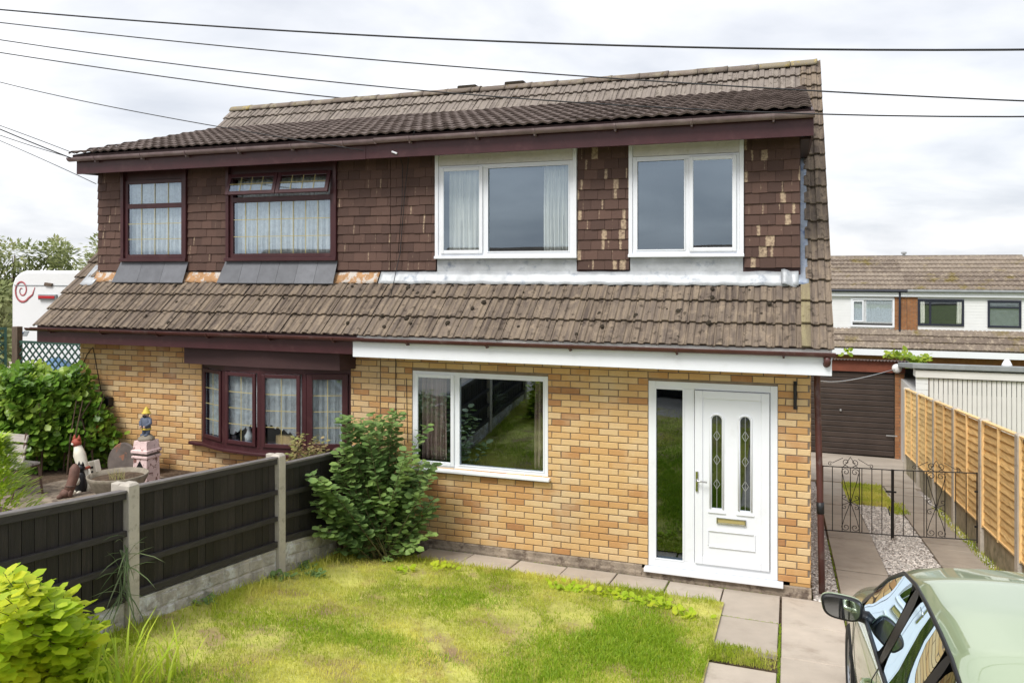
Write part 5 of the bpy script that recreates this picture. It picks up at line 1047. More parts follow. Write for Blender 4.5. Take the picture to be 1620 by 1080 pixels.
cbuild(MB().tube([(x, -1.70-.02*abs(x), car_station(-1.70)[9][1]+.002-.055*abs(x/.56)**2.2) for x in [-.55+.11*k for k in range(11)]], .004, 4), 'tailgate_line', MT['trim'])
cbuild(MB().blob((0, -1.3, 1.475), .03, .08, .035, 8, 6), 'aerial_fin', MT['paint'])
cbuild(MB().box(-.85, .85, -2.15, 2.1, .18, .32), 'chassis', MT['trim'], smooth=False)
# ================================================================ PLANTS
LEAF = np.array([(0, 0, 0), (.30, .28, .03), (.34, .68, .02), (0, 1, -.05), (-.34, .68, .02), (-.30, .28, .03), (0, .3, -.03), (0, .68, -.04)], float)
LEAFF = [(0, 1, 6), (1, 2, 7, 6), (2, 3, 7), (0, 6, 5), (5, 6, 7, 4), (4, 7, 3)]
SIMPLE = np.array([(0, 0, 0), (.33, .45, .02), (0, 1, -.06), (-.33, .45, .02)], float); SIMPF = [(0, 1, 2, 3)]
STRAP = np.array([(-.5, 0, 0), (.5, 0, 0), (.45, .4, .0), (-.45, .4, .0), (.3, .75, -.06), (-.3, .75, -.06), (0, 1, -.16)], float); STRAPF = [(0, 1, 2, 3), (3, 2, 4, 5), (5, 4, 6)]
def frames(Dv, Nv):
    Dv = Dv/np.linalg.norm(Dv, axis=1, keepdims=True); Nv = Nv-(Nv*Dv).sum(1, keepdims=True)*Dv; Nv = Nv/np.maximum(1e-6, np.linalg.norm(Nv, axis=1, keepdims=True)); return Dv, Nv, np.cross(Dv, Nv)
def foliage(parent, P, Dv, Nv, S, mat, nobj=0, shape=(LEAF, LEAFF), wr=1., piece='leaf', mass='leaf_mass', camdir=True):
    P, Dv, Nv, S = map(lambda a: np.asarray(a, float), (P, Dv, Nv, S)); Dv, Nv, Bv = frames(Dv, Nv); lv, lf_ = shape; lv = lv*np.array([wr, 1, 1])
    order = np.argsort(np.linalg.norm(P-np.array([0, -D0, H]), axis=1)) if nobj else np.arange(len(P))
    if nobj:
        me = MB(); me.v = lv.tolist(); me.f = lf_; me = me.mesh(piece, mat, True)
        for i in order[:nobj]:
            B = Matrix(((*(Bv[i]*S[i]),), (*(Dv[i]*S[i]),), (*(Nv[i]*S[i]),))).transposed().to_4x4(); B.translation = Vector(P[i]); inst(piece, me, B, parent)
    idx = order[nobj:]
    if len(idx):
        V = P[idx, None]+S[idx, None, None]*(lv[None, :, 0:1]*Bv[idx, None]+lv[None, :, 1:2]*Dv[idx, None]+lv[None, :, 2:3]*Nv[idx, None]); k = len(lv); mb = MB(); mb.v = V.reshape(-1, 3).tolist()
        base = [f for f in lf_]; mb.f = [tuple(j+k*i for j in f) for i in range(len(idx)) for f in base]
        o = mb.build(mass, mat, parent, True); tag(o, kind='stuff')
def stems_plant(root, base, targets, leafsize, mat, per, nobj, droop=.15, r0=.008, side=1., smat=None, wob=.05, start=.25, wr=1.):
    P, Dv, Nv, S = [], [], [], []; st = MB()
    for t in targets:
        b = Vector(base)+Vector((R.uniform(-.12, .12), R.uniform(-.10, .10), 0)); t = Vector(t); mid = b.lerp(t, .5)+Vector((R.uniform(-wob, wob), R.uniform(-wob, wob), droop*(t-b).length)); pts = []
        for k in range(9): u = k/8; pts.append(b*(1-u)**2+mid*2*u*(1-u)+t*u*u)
        st.tube(pts, [r0*(1-.75*k/8) for k in range(9)], 5)
        L = (t-b).length; m = max(4, int(L*per)); ph = R.uniform(0, 6)
        for j in range(m):
            u = start+(1-start)*(j+R.random())/m; i = min(7, int(u*8)); p = pts[i].lerp(pts[i+1], u*8-i); tg = (pts[i+1]-pts[i]).normalized(); a = ph+j*2.4
            sd = Vector((math.cos(a), math.sin(a), R.uniform(-.25, .25))); d = (sd*side+tg*.55+Vector((0, 0, -.25))).normalized(); nrm = Vector((R.uniform(-.4, .4), R.uniform(-.6, .2), 1)); s_ = leafsize*R.uniform(.65, 1.2)
            P.append(p+sd*.012); Dv.append(d); Nv.append(nrm); S.append(s_)
    st.build('stems', smat or MT['stem'], root, True); foliage(root, P, Dv, Nv, S, mat, nobj, wr=wr)
# shrub in the corner by the fence
sb = Vector((-4.36, -.85, LAWN(-4.36, -.85)-.02)); shrub = thing('shrub', 'leafy green shrub in the corner of the black fence and brick wall', 'shrub', sb)
tg = []
for _ in range(78):
    px = 595+R.gauss(0, 62); py = R.uniform(650, 880); ww = max(0, 1-abs((py-775)/130)**2.2); px = min(684, max(505, 592+(px-595)*(.45+.75*ww))); q_ = PY(px, py, -.65+R.uniform(-.42, .40)); tg.append(q_ if q_.x > -4.85 else PX(px, py, R.uniform(-4.85, -4.65)))
for px, py, yy in ((492, 747, -.9), (494, 793, -1.0), (505, 770, -.9), (560, 708, -.5), (600, 705, -.4), (607, 660, -.35), (622, 648, -.35), (632, 720, -.4), (648, 742, -.35), (655, 752, -.45), (672, 832, -.45), (660, 772, -.5), (648, 745, -.4), (535, 830, -1.0), (585, 690, -.4), (655, 728, -.3)): q_ = PY(px, py, yy); tg += [q_ if q_.x > -4.84 else PX(px, py, -4.80), PX(px+6, py+12, -4.82) if px < 560 else PY(px+R.uniform(-8, 8), py+12, yy+.08)]
stems_plant(shrub, sb, tg, .100, MT['leafwall'], 34, 290, .10, .008, start=.26, wr=1.15)
# golden shrub at lower left
gp = Vector((-4.42, -4.95, LAWN(-4.4, -4.9)-.02)); gold = thing('shrub', 'golden-leaved shrub spreading in the lower left corner of the lawn', 'shrub', gp); tg = []
for _ in range(120):
    px = R.uniform(-60, 175); top = 905+max(0, px-40)*.75 if px > 40 else 905+max(0, -px)*.2; py = R.uniform(top, 1090); tg.append(PX(px, py, -4.42+R.uniform(-.25, .45)))
for px, py in ((60, 930), (85, 925), (110, 945), (130, 960), (150, 965), (175, 1005), (20, 905), (40, 915), (5, 905), (100, 935), (155, 985), (140, 1010)): tg.append(PX(px, py, -4.35))
stems_plant(gold, gp, tg, .098, MT['leafgold'], 30, 290, .12, .006, start=.3, wr=1.0)
def tuft(name, label, base, n_, h0, h1, mat, spread, cat='plant', w=.03, lean=.5, nobj=0):
    t = thing(name, label, cat, base); P, Dv, Nv, S = [], [], [], []
    for _ in range(n_):
        a = R.uniform(0, 6.28); q = lean*R.random(); P.append(Vector(base)+Vector((R.gauss(0, spread), R.gauss(0, spread), 0))); Dv.append((q*math.cos(a), q*math.sin(a), 1)); Nv.append((-math.cos(a), -math.sin(a), .8)); S.append(R.uniform(h0, h1))
    foliage(t, P, Dv, Nv, S, mat, min(n_, nobj), (STRAP*np.array([w, 1, 2.2]), STRAPF), piece='blade_leaf'); return t
tuft('strap_leaf_plant', 'tall yellow-green strap leaves in front of the golden shrub', Vector((-3.98, -5.08, LAWN(-4, -5.1)-.02)), 70, .28, .55, MT['blade'], .12, w=.04, nobj=70)
tuft('strap_leaf_plant', 'slender yellow-green blades at the right foot of the golden shrub', Vector((-4.05, -4.55, LAWN(-4, -4.5)-.02)), 45, .2, .42, MT['blade'], .09, w=.035, lean=.8, nobj=45)
q = thing('long_grass', 'long drooping grass growing up beside the nearest concrete post', 'grass', (FX+.06, -4.1, .85)); P, Dv, Nv, S = [], [], [], []
for _ in range(44): P.append((FX+.05+R.uniform(-.02, .03), -4.08+R.uniform(-.03, .03), R.uniform(.88, 1.35))); Dv.append((R.uniform(.1, .5), R.uniform(-.8, .1), R.uniform(-.8, .5))); Nv.append((.5, -.3, 1)); S.append(R.uniform(.2, .42))
foliage(q, P, Dv, Nv, S, leafmat('leaf_drygrass', (.10, .16, .06), (.2, .25, .12)), 44, (STRAP*np.array([.03, 1, 1.5]), STRAPF), piece='blade_leaf')
# weeds along the lawn edges
wd = [(735, 992, 'broad-leaved weed at the foot of the nearest concrete post'), (230, 993, None), (258, 985, None), (325, 972, None), (480, 905, None), (497, 918, None), (440, 925, None), (985, 945, None), (1018, 952, None), (1050, 960, None), (1090, 975, None), (960, 940, None), (700, 900, None), (880, 930, None), (640, 905, None), (915, 935, None)]
wd = sorted(wd[1:7], key=lambda q: q[0])+sorted(wd[7:], key=lambda q: -q[0])
ORD = ['first', 'second', 'third', 'fourth', 'fifth', 'sixth', 'seventh', 'eighth', 'ninth']
for i, (px, py, _) in enumerate(wd):
    p = PG(px, py, .03); p.z = LAWN(p.x, p.y)-.005
    t = thing('weed', ('low leafy weed along the foot of the black fence, %s from the left' % ORD[i]) if i < 6 else ('pale green weed on the lawn edge by the path, %s from the door side' % ORD[i-6]), 'weed', p, 'weeds in the lawn'); P, Dv, Nv, S = [], [], [], []
    for _ in range(26):
        a = R.uniform(0, 6.28); P.append(p+Vector((R.gauss(0, .07), R.gauss(0, .05), R.uniform(0, .05)))); Dv.append((math.cos(a), math.sin(a), R.uniform(.1, .8))); Nv.append((0, -.3, 1)); S.append(R.uniform(.04, .085))
    foliage(t, P, Dv, Nv, S, MT['leafgold'] if i > 5 else MT['leafwall'], 0)
# laurel hedge of the left garden
hedge = thing('hedge', 'clipped glossy laurel hedge in the left garden against the house corner', 'hedge', (-10, -.8, NG)); P, Dv, Nv, S = [], [], [], []
while len(P) < 12500:
    x = R.uniform(-11.9, -8.75); y = R.uniform(-1.45, -.12); z = R.uniform(NG+.03, 2.08)
    topz = 2.02-.0*max(0, x+9.2)-(1.5*max(0, x+9.45) if x > -9.45 else 0)+.05*math.sin(x*7+y*4); y0 = -1.15+1.3*max(0, x+9.6)+.07*math.sin(x*9+z*6)+(.35 if z < .95 else 0)
    if z > topz or y < y0: continue
    de = min(topz-z, y-y0)
    if de > .30 and R.random() < .55: continue
    if R.random() < .25*math.sin(x*8+3)*math.sin(z*7+x): continue
    P.append((x, y, z)); a = R.uniform(0, 6.28); Dv.append((math.cos(a)*.8, -.5+math.sin(a)*.5, R.uniform(-.7, .6))); Nv.append((R.uniform(-.5, .5), -.6+R.uniform(-.4, .4), .8+R.uniform(-.5, .4))); S.append(R.uniform(.07, .125))
foliage(hedge, P, Dv, Nv, S, MT['laurel'], 300, wr=1.15); tw = MB()
for _ in range(46): a = (R.uniform(-11.4, -8.9), R.uniform(-.9, -.3), NG-.02); tw.tube([a, (a[0]+R.uniform(-.15, .15), a[1]+R.uniform(-.1, .1), NG+.5), (a[0]+R.uniform(-.3, .3), a[1]+R.uniform(-.2, .1), NG+1.0)], [.016, .011, .006], 5)
tw.build('stems', MT['bark'], hedge)
# conifer
cb_ = Vector((-8.14, -2.60, NG)); con = thing('conifer', 'small lime-green conifer at the left edge behind the black fence', 'conifer', cb_); P, Dv, Nv, S = [], [], [], []
MB().tube([cb_, cb_+Vector((0, 0, .85))], [.03, .01], 6).build('trunk', MT['bark'], con)
for _ in range(1500):
    u = R.random()**.8; z = .05+.95*u; rr = (.42*(1-u)+.05)*R.uniform(.45, 1.08); a = R.uniform(0, 6.28); P.append(cb_+Vector((rr*math.cos(a), rr*math.sin(a), z*.95))); Dv.append((math.cos(a), math.sin(a), .55+R.uniform(-.3, .4))); Nv.append((-.3*math.cos(a), -.3*math.sin(a), 1)); S.append(R.uniform(.07, .15))
foliage(con, P, Dv, Nv, S, MT['conifer'], 0, (STRAP*np.array([.22, 1, 1]), STRAPF))
# young maple by the bow window
mp_ = Vector((-5.62, -.85, NG)); mpl = thing('young_maple', 'young maple with pinkish-green leaves in front of the bow window', 'tree', mp_)
tg = [PY(R.uniform(466, 516), R.uniform(682, 722), -.85+R.uniform(-.15, .15)) for _ in range(26)]
stems_plant(mpl, mp_, tg, .062, MT['maple'], 22, 120, .05, .006, start=.35)
# climber at wall corner with orange blooms
ivy = thing('climbing_plant', 'thin leafy climber with orange flowers on the brick wall beside the hedge', 'plant', (-9.0, -.12, NG)); tg = [PY(R.uniform(128, 176), R.uniform(628, 730), -.18) for _ in range(26)]
stems_plant(ivy, (-9.05, -.16, NG), tg, .06, MT['laurel'], 26, 0, .05, .004, start=.3)
for px, py in ((141, 640), (147, 652), (153, 678), (136, 650)): MB().blob(PY(px, py, -.3), .05, .04, .06, 8, 6).build('flower', MT['pattress'], ivy)
vine = thing('garden_bush', 'yellow-green leaves showing above the brown garage roof', 'bush', (2.6, 20.5, -2.1)); P, Dv, Nv, S = [], [], [], []
for px, py, n_ in ((1340, 559, 12), (1408, 560, 26), (1420, 561, 24), (1440, 566, 44), (1462, 567, 36), (1430, 558, 14), (1450, 572, 40), (1440, 580, 40)):
    for _ in range(n_): c_ = PY(px+R.gauss(0, 5), py+R.gauss(0, 3), 20.6+R.uniform(-.4, .4)); P.append(c_); Dv.append((R.uniform(-1, 1), R.uniform(-1, .2), R.uniform(-.6, .6))); Nv.append((R.uniform(-.5, .5), -.6, .8)); S.append(R.uniform(.12, .22))
foliage(vine, P, Dv, Nv, S, MT['vine'], 0); st_ = MB()
for px in (1408, 1440, 1460): b_ = PY(px, 566, 20.6); st_.tube([(b_.x, 20.6, -2.2), (b_.x+.1, 20.6, -.5), b_], [.04, .03, .01], 6)
st_.build('stems', MT['bark'], vine)
# background trees
def tree(label, x, y, zb, h, rad_, n_, seed):
    rr = random.Random(seed); t = thing('tree', label, 'tree', (x, y, zb), 'trees behind the caravan'); tr = MB(); P, Dv, Nv, S = [], [], [], []
    tr.tube([(x, y, zb-.3), (x+.1, y, zb+h*.3), (x-.1, y, zb+h*.62), (x, y, zb+h*.9)], [.16, .12, .07, .02], 8); cl = []
    for k in range(26):
        a = rr.uniform(0, 6.28); u = rr.uniform(.22, 1); q = rad_*(1-.55*abs(u-.5))*rr.uniform(.3, 1); c_ = Vector((x+q*math.cos(a), y+q*math.sin(a), zb+h*u)); cl.append((c_, rad_*rr.uniform(.16, .34))); tr.tube([(x, y, zb+h*u*.6), ((x+c_.x)/2, (y+c_.y)/2, zb+h*u*.85), c_], [.05, .03, .01], 5)
    tr.build('trunk', MT['bark'], t, True)
    for _ in range(n_):
        c_, r_ = rr.choice(cl); d_ = Vector((rr.gauss(0, 1), rr.gauss(0, 1), rr.gauss(0, 1))).normalized(); P.append(c_+d_*r_*rr.random()**.4*Vector((1, 1, 1)).length*.62); Dv.append((d_.x+rr.gauss(0, .4), d_.y, d_.z-.3)); Nv.append((rr.gauss(0, .5), -.4, 1)); S.append(rr.uniform(.12, .24))
    cr_ = MB(); foliage(t, P, Dv, Nv, S, MT['treeleaf'], 0, (SIMPLE*np.array([.75, 1, 1]), SIMPF), mass='crown')
tree('pale green loose tree rising left of the caravan roof', -26.0, 12, -.3, 4.75, 2.3, 7000, 1); tree('feathery pale tree behind the middle of the caravan', -23.4, 13.5, -.4, 4.7, 1.9, 4800, 4); tree('thin pale tree just left of the tile-hung house corner', -20.9, 14, -.5, 4.6, 1.7, 3600, 8)
tree('leafy tree low beside the left wall of the caravan', -19.5, 5.0, .3, 2.9, 1.5, 5500, 6)
# ================================================================ LEFT GARDEN THINGS
def at(px, py): return PZ(px, py, NG)
struct(MB().add([(-9.3, -2.0, NG+.012), (-6.2, -2.6, NG+.012), (-6.0, -.4, NG+.012), (-8.9, -.4, NG+.012)], [(0, 1, 2, 3)]).build('stone_terrace', MT['plinth']))
cp = Vector((-7.89, -.73, NG+.012)); pot = thing('chimney_pot', 'square chimney pot with flaking pink paint against the brick wall', 'chimney pot', cp)
def sq(mb, c, rings):
    vs = []; 
    for w, z in rings: vs += [(c.x-w, c.y-w, c.z+z), (c.x+w, c.y-w, c.z+z), (c.x+w, c.y+w, c.z+z), (c.x-w, c.y+w, c.z+z)]
    fs = [(3, 2, 1, 0)]+[(4*i+k, 4*i+(k+1) % 4, 4*i+4+(k+1) % 4, 4*i+4+k) for i in range(len(rings)-1) for k in range(4)]+[tuple(4*(len(rings)-1)+k for k in range(4))]; return mb.add(vs, fs)
sq(MB(), cp, [(.165, 0), (.165, .03), (.150, .04), (.142, .33), (.165, .345), (.165, .365), (.148, .372), (.148, .40), (.172, .41), (.172, .44), (.148, .45), (.135, .56)]).build('pot_body', MT['pinkp'], pot)
for w, z0, z1 in ((.150, .374, .399),): sq(MB(), cp, [(w, z0), (w, z1)]).build('dark_band', MT['rust'], pot)
MB().prism([(cp.x, cp.y-.152, cp.z+.31), (cp.x+.075, cp.y-.153, cp.z+.22), (cp.x, cp.y-.155, cp.z+.13), (cp.x-.075, cp.y-.153, cp.z+.22)], (0, .012, 0)).build('recess_shade_plate', MT['cblack'], pot)  # no hollow is cut: a flat black diamond paints the recess's shade
bs_ = cp+Vector((0, 0, .56)); gn = thing('garden_statue', 'small painted figure in a yellow pointed helmet and blue jacket on the chimney pot', 'statue', bs_)
MB().lathe([(.15, 0), (.15, .045), (.12, .07), (.09, .10)], bs_, 16).build('base', MT['stone'], gn, True)
fig = MB()
for sx in (-1, 1): fig.blob(bs_+Vector((sx*.045, -.045, .10)), .035, .06, .03); fig.tube([bs_+Vector((sx*.045, -.01, .10)), bs_+Vector((sx*.04, 0, .22))], [.036, .045], 8)
fig.build('legs', MT['gblue'], gn, True)
bd = MB().lathe([(.075, .17), (.085, .20), (.088, .23), (.094, .30), (.095, .36), (.075, .42), (.04, .45)], bs_, 16, 1, .8)
for sx in (-1, 1): bd.tube([bs_+Vector((sx*.08, 0, .41)), bs_+Vector((sx*.12, -.02, .33)), bs_+Vector((sx*.05, -.09, .27))], [.035, .034, .026], 8)
bd.build('jacket', MT['gblue'], gn, True); MB().lathe([(.091, .195), (.094, .20), (.094, .225), (.09, .23)], bs_, 16, 1, .82).build('belt', MT['gyel'], gn, True)
for sx in (-1, 1): MB().blob(bs_+Vector((sx*.045, -.10, .262)), .026, .024, .024, 8, 6).build('hand', MT['gskin'], gn, True)
MB().blob(bs_+Vector((0, -.01, .49)), .062, .06, .066, 12, 9).build('head', MT['gskin'], gn, True); MB().blob(bs_+Vector((0, -.045, .462)), .05, .03, .035, 10, 7).build('beard', MT['gdark'], gn, True); MB().blob(bs_+Vector((0, -.075, .492)), .014, .016, .014, 8, 6).build('nose', MT['gskin'], gn, True)
MB().lathe([(.085, .505), (.088, .515), (.066, .53), (.05, .575), (.02, .62), (.006, .635)], bs_, 14).build('helmet', MT['gyel'], gn, True)
gn.scale = (.68,)*3; pot.scale = (.76, .76, 1)
# bowl planter
bo = Vector((-7.71, -1.37, NG+.012)); bw = thing('stone_bowl', 'wide shallow stone bowl planter behind the black fence', 'planter', bo)
MB().lathe([(.16, 0), (.22, .02), (.34, .12), (.42, .26), (.435, .30), (.415, .305), (.39, .25), (.30, .16), (.02, .14)], bo, 28).build('bowl', MT['stone'], bw, True)
MB().lathe([(.395, .245), (.2, .26), (.02, .265)], bo, 20).build('soil', MT['soil'], bw); P = [bo+Vector((.12+R.gauss(0, .06), -.12+R.gauss(0, .05), .25)) for _ in range(40)]
foliage(bw, P, [(R.uniform(-.5, .5), R.uniform(-.5, .2), .8) for _ in P], [(0, -.5, .6) for _ in P], [R.uniform(.08, .17) for _ in P], MT['maple'], 0, (STRAP*np.array([.05, 1, 1]), STRAPF))
bw.scale = (.80, .80, .95)
# leaning disc and black round thing behind
dc = Vector((-8.42, -.62, NG)); dk = thing('steel_disc', 'rusty round steel lid leaning against the brick wall', 'lid', (dc.x, dc.y, NG)); rt = Matrix.Rotation(rad(76), 3, 'X') @ Matrix.Rotation(rad(0), 3, 'Y')
c0 = Vector((dc.x, -.60, NG+.335)); MB().lathe([(.02, .035), (.30, .015), (.325, .02), (.335, 0), (.33, -.02), (.02, -.015)], c0, 36, rot=rt).build('disc', MT['rust'], dk, True); MB().tube([c0+rt @ Vector((.330*math.cos(a), .330*math.sin(a), 0)) for a in [2*math.pi*k/36 for k in range(37)]], .012, 6).build('rim', MT['rust'], dk, True)
dk.scale = (.70,)*3; c1 = Vector((-8.33, -.30, NG+.36)); tg_ = thing('black_wheel', 'black round spoked grille behind the rusty lid', 'grille', c1-Vector((0, 0, .36)))
rt2 = Matrix.Rotation(rad(82), 3, 'X'); MB().lathe([(.16, -.05), (.30, -.05), (.335, -.02), (.335, .02), (.30, .05), (.16, .05), (.15, 0), (.16, -.05)], c1, 32, rot=rt2).build('rim', MT['black'], tg_, True); MB().lathe([(.02, .02), (.08, .02), (.09, 0), (.02, -.02)], c1, 18, rot=rt2).build('hub', MT['black'], tg_, True)
for k in range(8): a = 2*math.pi*k/8; MB().tube([c1+rt2 @ Vector((.08*math.cos(a), .08*math.sin(a), 0)), c1+rt2 @ Vector((.17*math.cos(a+.5), .17*math.sin(a+.5), 0))], .012, 5).build('spoke', MT['black'], tg_)
tg_.scale = (.68,)*3
# tall white cat statue
kb = at(133, 776); cat = thing('cat_statue', 'tall slender white carved cat statue with a red head and collar', 'statue', kb); up = [kb+Vector((.0, 0, 0)), kb+Vector((-.01, .02, .16)), kb+Vector((-.06, .03, .32)), kb+Vector((-.11, .03, .45)), kb+Vector((-.14, .03, .56))]
MB().tube(up, [.075, .082, .066, .074, .045], 12).build('body', MT['cwhite'], cat, True); MB().tube([up[1]+Vector((-.015, 0, .10)), up[1]+Vector((-.025, 0, .13))], [.082, .08], 12).build('collar', MT['cred'], cat, True)
hd_ = MB().blob(up[4]+Vector((-.01, -.01, .045)), .062, .06, .055, 12, 9)
for sx in (-1, 1): hd_.lathe([(.026, 0), (.018, .03), (.003, .065)], up[4]+Vector((-.01+sx*.038, -.005, .08)), 8)
hd_.build('head', MT['cred'], cat, True); MB().blob(up[4]+Vector((-.02, -.055, .035)), .026, .02, .02, 8, 6).build('muzzle', MT['cwhite'], cat, True)
MB().tube([kb+Vector((.09, 0, .0)), kb+Vector((.08, .02, .13)), kb+Vector((.05, .03, .28))], [.045, .035, .012], 8).build('tail', MT['cwhite'], cat, True)
cat.scale = (.98,)*3; kb2 = at(128, 778); kt = thing('cat_statue', 'small black cat statue with a white bib at the foot of the white cat', 'statue', kb2)
b_ = MB().lathe([(.06, 0), (.075, .05), (.068, .14), (.05, .22), (.035, .26)], kb2, 14, 1, .9); b_.blob(kb2+Vector((0, -.005, .30)), .055, .05, .05, 12, 8)
for sx in (-1, 1): b_.lathe([(.02, 0), (.012, .025), (.002, .05)], kb2+Vector((sx*.03, 0, .335)), 8)
b_.build('body', MT['cblack'], kt, True); MB().blob(kb2+Vector((.01, -.055, .15)), .032, .03, .05, 10, 8).build('bib', MT['cwhite'], kt, True); MB().blob(kb2+Vector((0, -.045, .29)), .02, .02, .018, 8, 6).build('muzzle', MT['cwhite'], kt, True)
for sx in (-1, 1): MB().blob(kb2+Vector((sx*.035, -.06, .015)), .025, .035, .018, 8, 6).build('paw', MT['cwhite'], kt, True)
kb3 = at(150, 768); k3 = thing('painted_tin', 'small black and white painted block leaning behind the stone bowl', 'ornament', kb3); qq = MB().obox(kb3+Vector((0, 0, .17)), (.075, 0, .02), (0, .04, 0), (-.04, .0, .15)); qq.build('block', MT['cwhite'], k3, bevel=.01)
for k in range(3): MB().obox(kb3+Vector((-.025+.0*k, -.043, .12+.06*k)), (.04, 0, .01), (0, .004, 0), (-.003, 0, .014)).build('stripe', MT['cblack'], k3)
db = at(110, 787); dg = thing('dog_statue', 'brown dog statue standing nose-down beside the hedge', 'statue', db)
body = MB().tube([db+Vector((-.02, .0, .07)), db+Vector((.0, .02, .15)), db+Vector((.015, .05, .25)), db+Vector((.02, .06, .35)), db+Vector((.02, .06, .40))], [.06, .055, .06, .058, .02], 12); body.blob(db+Vector((-.025, -.03, .06)), .065, .075, .055, 12, 8); body.blob(db+Vector((-.04, -.10, .035)), .03, .045, .028, 10, 7)
for sx in (-1, 1): body.blob(db+Vector((-.025+sx*.062, -.02, .055)), .018, .035, .045, 8, 6)
body.build('body', MT['dogb'], dg, True); MB().tube([db+Vector((.0, .015, .13)), db+Vector((.0, .018, .15))], [.062, .062], 12).build('collar', MT['rustb'], dg, True)
# bench end
bb = at(18, 797); be = thing('garden_bench', 'weathered slatted bench with rusty iron ends half hidden by the conifer', 'bench', bb)
for dx in (0, -1.1): MB().tube([bb+Vector((dx, 0, 0)), bb+Vector((dx, .05, .35)), bb+Vector((dx, .14, .42)), bb+Vector((dx, .20, .80))], .016, 6).build('bench_end', MT['rustb'], be); MB().tube([bb+Vector((dx, .42, 0)), bb+Vector((dx, .36, .38)), bb+Vector((dx, .10, .40))], .014, 6).build('leg', MT['rustb'], be)
for k in range(3): bx(bb.x-1.14, bb.x+.03, bb.y+.05+k*.11, bb.y+.14+k*.11, bb.z+.40, bb.z+.425).build('seat_slat', MT['bench'], be)
for k in range(3): q = MB().obox(bb+Vector((-.555, .145+.022*k, .50+.12*k)), (.585, 0, 0), (0, .010, 0), (0, .012, .042)); q.build('back_slat', MT['bench'], be)
tag(bx(*(lambda a, b: (a.x, b.x, -.10, -.004, b.z, a.z))(PY(163, 626, 0), PY(180, 641, 0))).build('wall_lamp', MT['black'], None, bevel=.01), 'small black box lamp on the brick wall beside the hedge', 'lamp')
# trellis ------------------------------------------------------------------
def trellis(label, a, b, z0, z1, gap=.095):
    a, b = Vector(a), Vector(b); t = (b-a); L = t.length; t.normalize(); hgt = z1-z0; tr = thing('trellis', label, 'trellis', (a.x, a.y, z0), 'trellis panels beside the hedge'); o_ = Vector((t.y, -t.x, 0))
    def P(u, w, off): return Vector((a.x+t.x*u, a.y+t.y*u, z0+w))+o_*off
    for sgn in (1, -1):
        k = -hgt
        while k < L:
            u0, u1 = k, k+hgt; w0, w1 = 0, hgt
            if u0 < 0: w0 = -u0; u0 = 0
            if u1 > L: w1 = hgt-(u1-L); u1 = L
            if u1-u0 > .03:
                p0, p1_ = (P(u0, w0, .006), P(u1, w1, .006)) if sgn > 0 else (P(u0, hgt-w0, -.006), P(u1, hgt-w1, -.006)); d_ = p1_-p0; n_ = d_.cross(o_).normalized(); MB().obox((p0+p1_)/2, d_/2, o_*.005, n_*.012).build('lattice_slat', MT['trell'], tr)
            k += gap*1.414
    for w in (0, hgt): MB().obox((P(0, w, 0)+P(L, w, 0))/2, t.to_3d()*(L/2+.02) if len(t) == 2 else t*(L/2+.02), o_*.016, Vector((0, 0, .018))).build('frame_rail', MT['trell'], tr)
    for u in (0, L): MB().obox((P(u, 0, 0)+P(u, hgt, 0))/2, t*.018, o_*.0165, Vector((0, 0, hgt/2))).build('frame_stile', MT['trell'], tr)
trellis('green lattice trellis panel between the timber post and the brick corner', (-11.62, .45, 0), (-9.95, .45, 0), 1.35, 2.29)
trellis('green lattice trellis panel at the left picture edge, angled towards the camera', (-12.6, -.6, 0), (-11.78, .38, 0), 1.35, 2.50)
q = PY(28, 515, .45); tag(bx(q.x-.07, q.x+.05, .40, .50, NG, 2.53).build('timber_post', MT['wpost'], None, bevel=.008), 'brown timber post between the two trellis panels', 'post')
# caravan --------------------------------------------------------------------
cvn = thing('caravan', 'white caravan with a red swirl on its back wall, behind the trellis', 'caravan', (-12.5, 4, NG)); X0, X1, ZB, ZT, CYv = -13.68, -11.40, NG+.42, 3.42, 2.0
def rprof(x0, x1, zb, zt, r, y, k=8):
    return [(x0, y, zb), (x1, y, zb)]+[(x1-r+r*math.cos(math.pi/2*i/k), y, zt-r+r*math.sin(math.pi/2*i/k)) for i in range(k+1)]+[(x0+r-r*math.sin(math.pi/2*i/k), y, zt-r+r*math.cos(math.pi/2*i/k)) for i in range(k+1)]
MB().prism(rprof(X0, X1, ZB, ZT, .36, CYv), (0, 5.2, 0)).build('body', MT['caravan'], cvn, bevel=.05)
MB().prism(rprof(X0+.05, X1-.05, ZB+.05, ZT-.04, .33, CYv-.012), (0, .02, 0)).build('rear_panel', MT['caravan'], cvn, bevel=.01)
bx(X0+.1, X1-.1, CYv-.022, CYv-.010, 3.14, 3.155).build('seam', MT['felt'], cvn)
sw0 = PY(36, 459, CYv); spl = [(sw0.x+.20*(1-k/44)*math.cos(.6-k*.28)*.85, CYv-.018, sw0.z+.21*(1-k/44)*math.sin(.6-k*.28)) for k in range(40)]
sp_ = MB(); sp_.tube([(sw0.x+.32, CYv-.018, sw0.z+.06), (sw0.x+.26, CYv-.018, sw0.z-.08)]+[(sw0.x+.20*(1-k/40)*math.cos(-.7-k*.30), CYv-.018, sw0.z+.23*(1-k/40)*math.sin(-.7-k*.30)) for k in range(36)], [.008, .018]+[.022*(1-k/60) for k in range(36)], 6); sp_.v = [(x, CYv-.018+(y-CYv+.018)*.2, z) for x, y, z in sp_.v]; sp_.build('swirl_emblem', MT['swirl'], cvn, True)
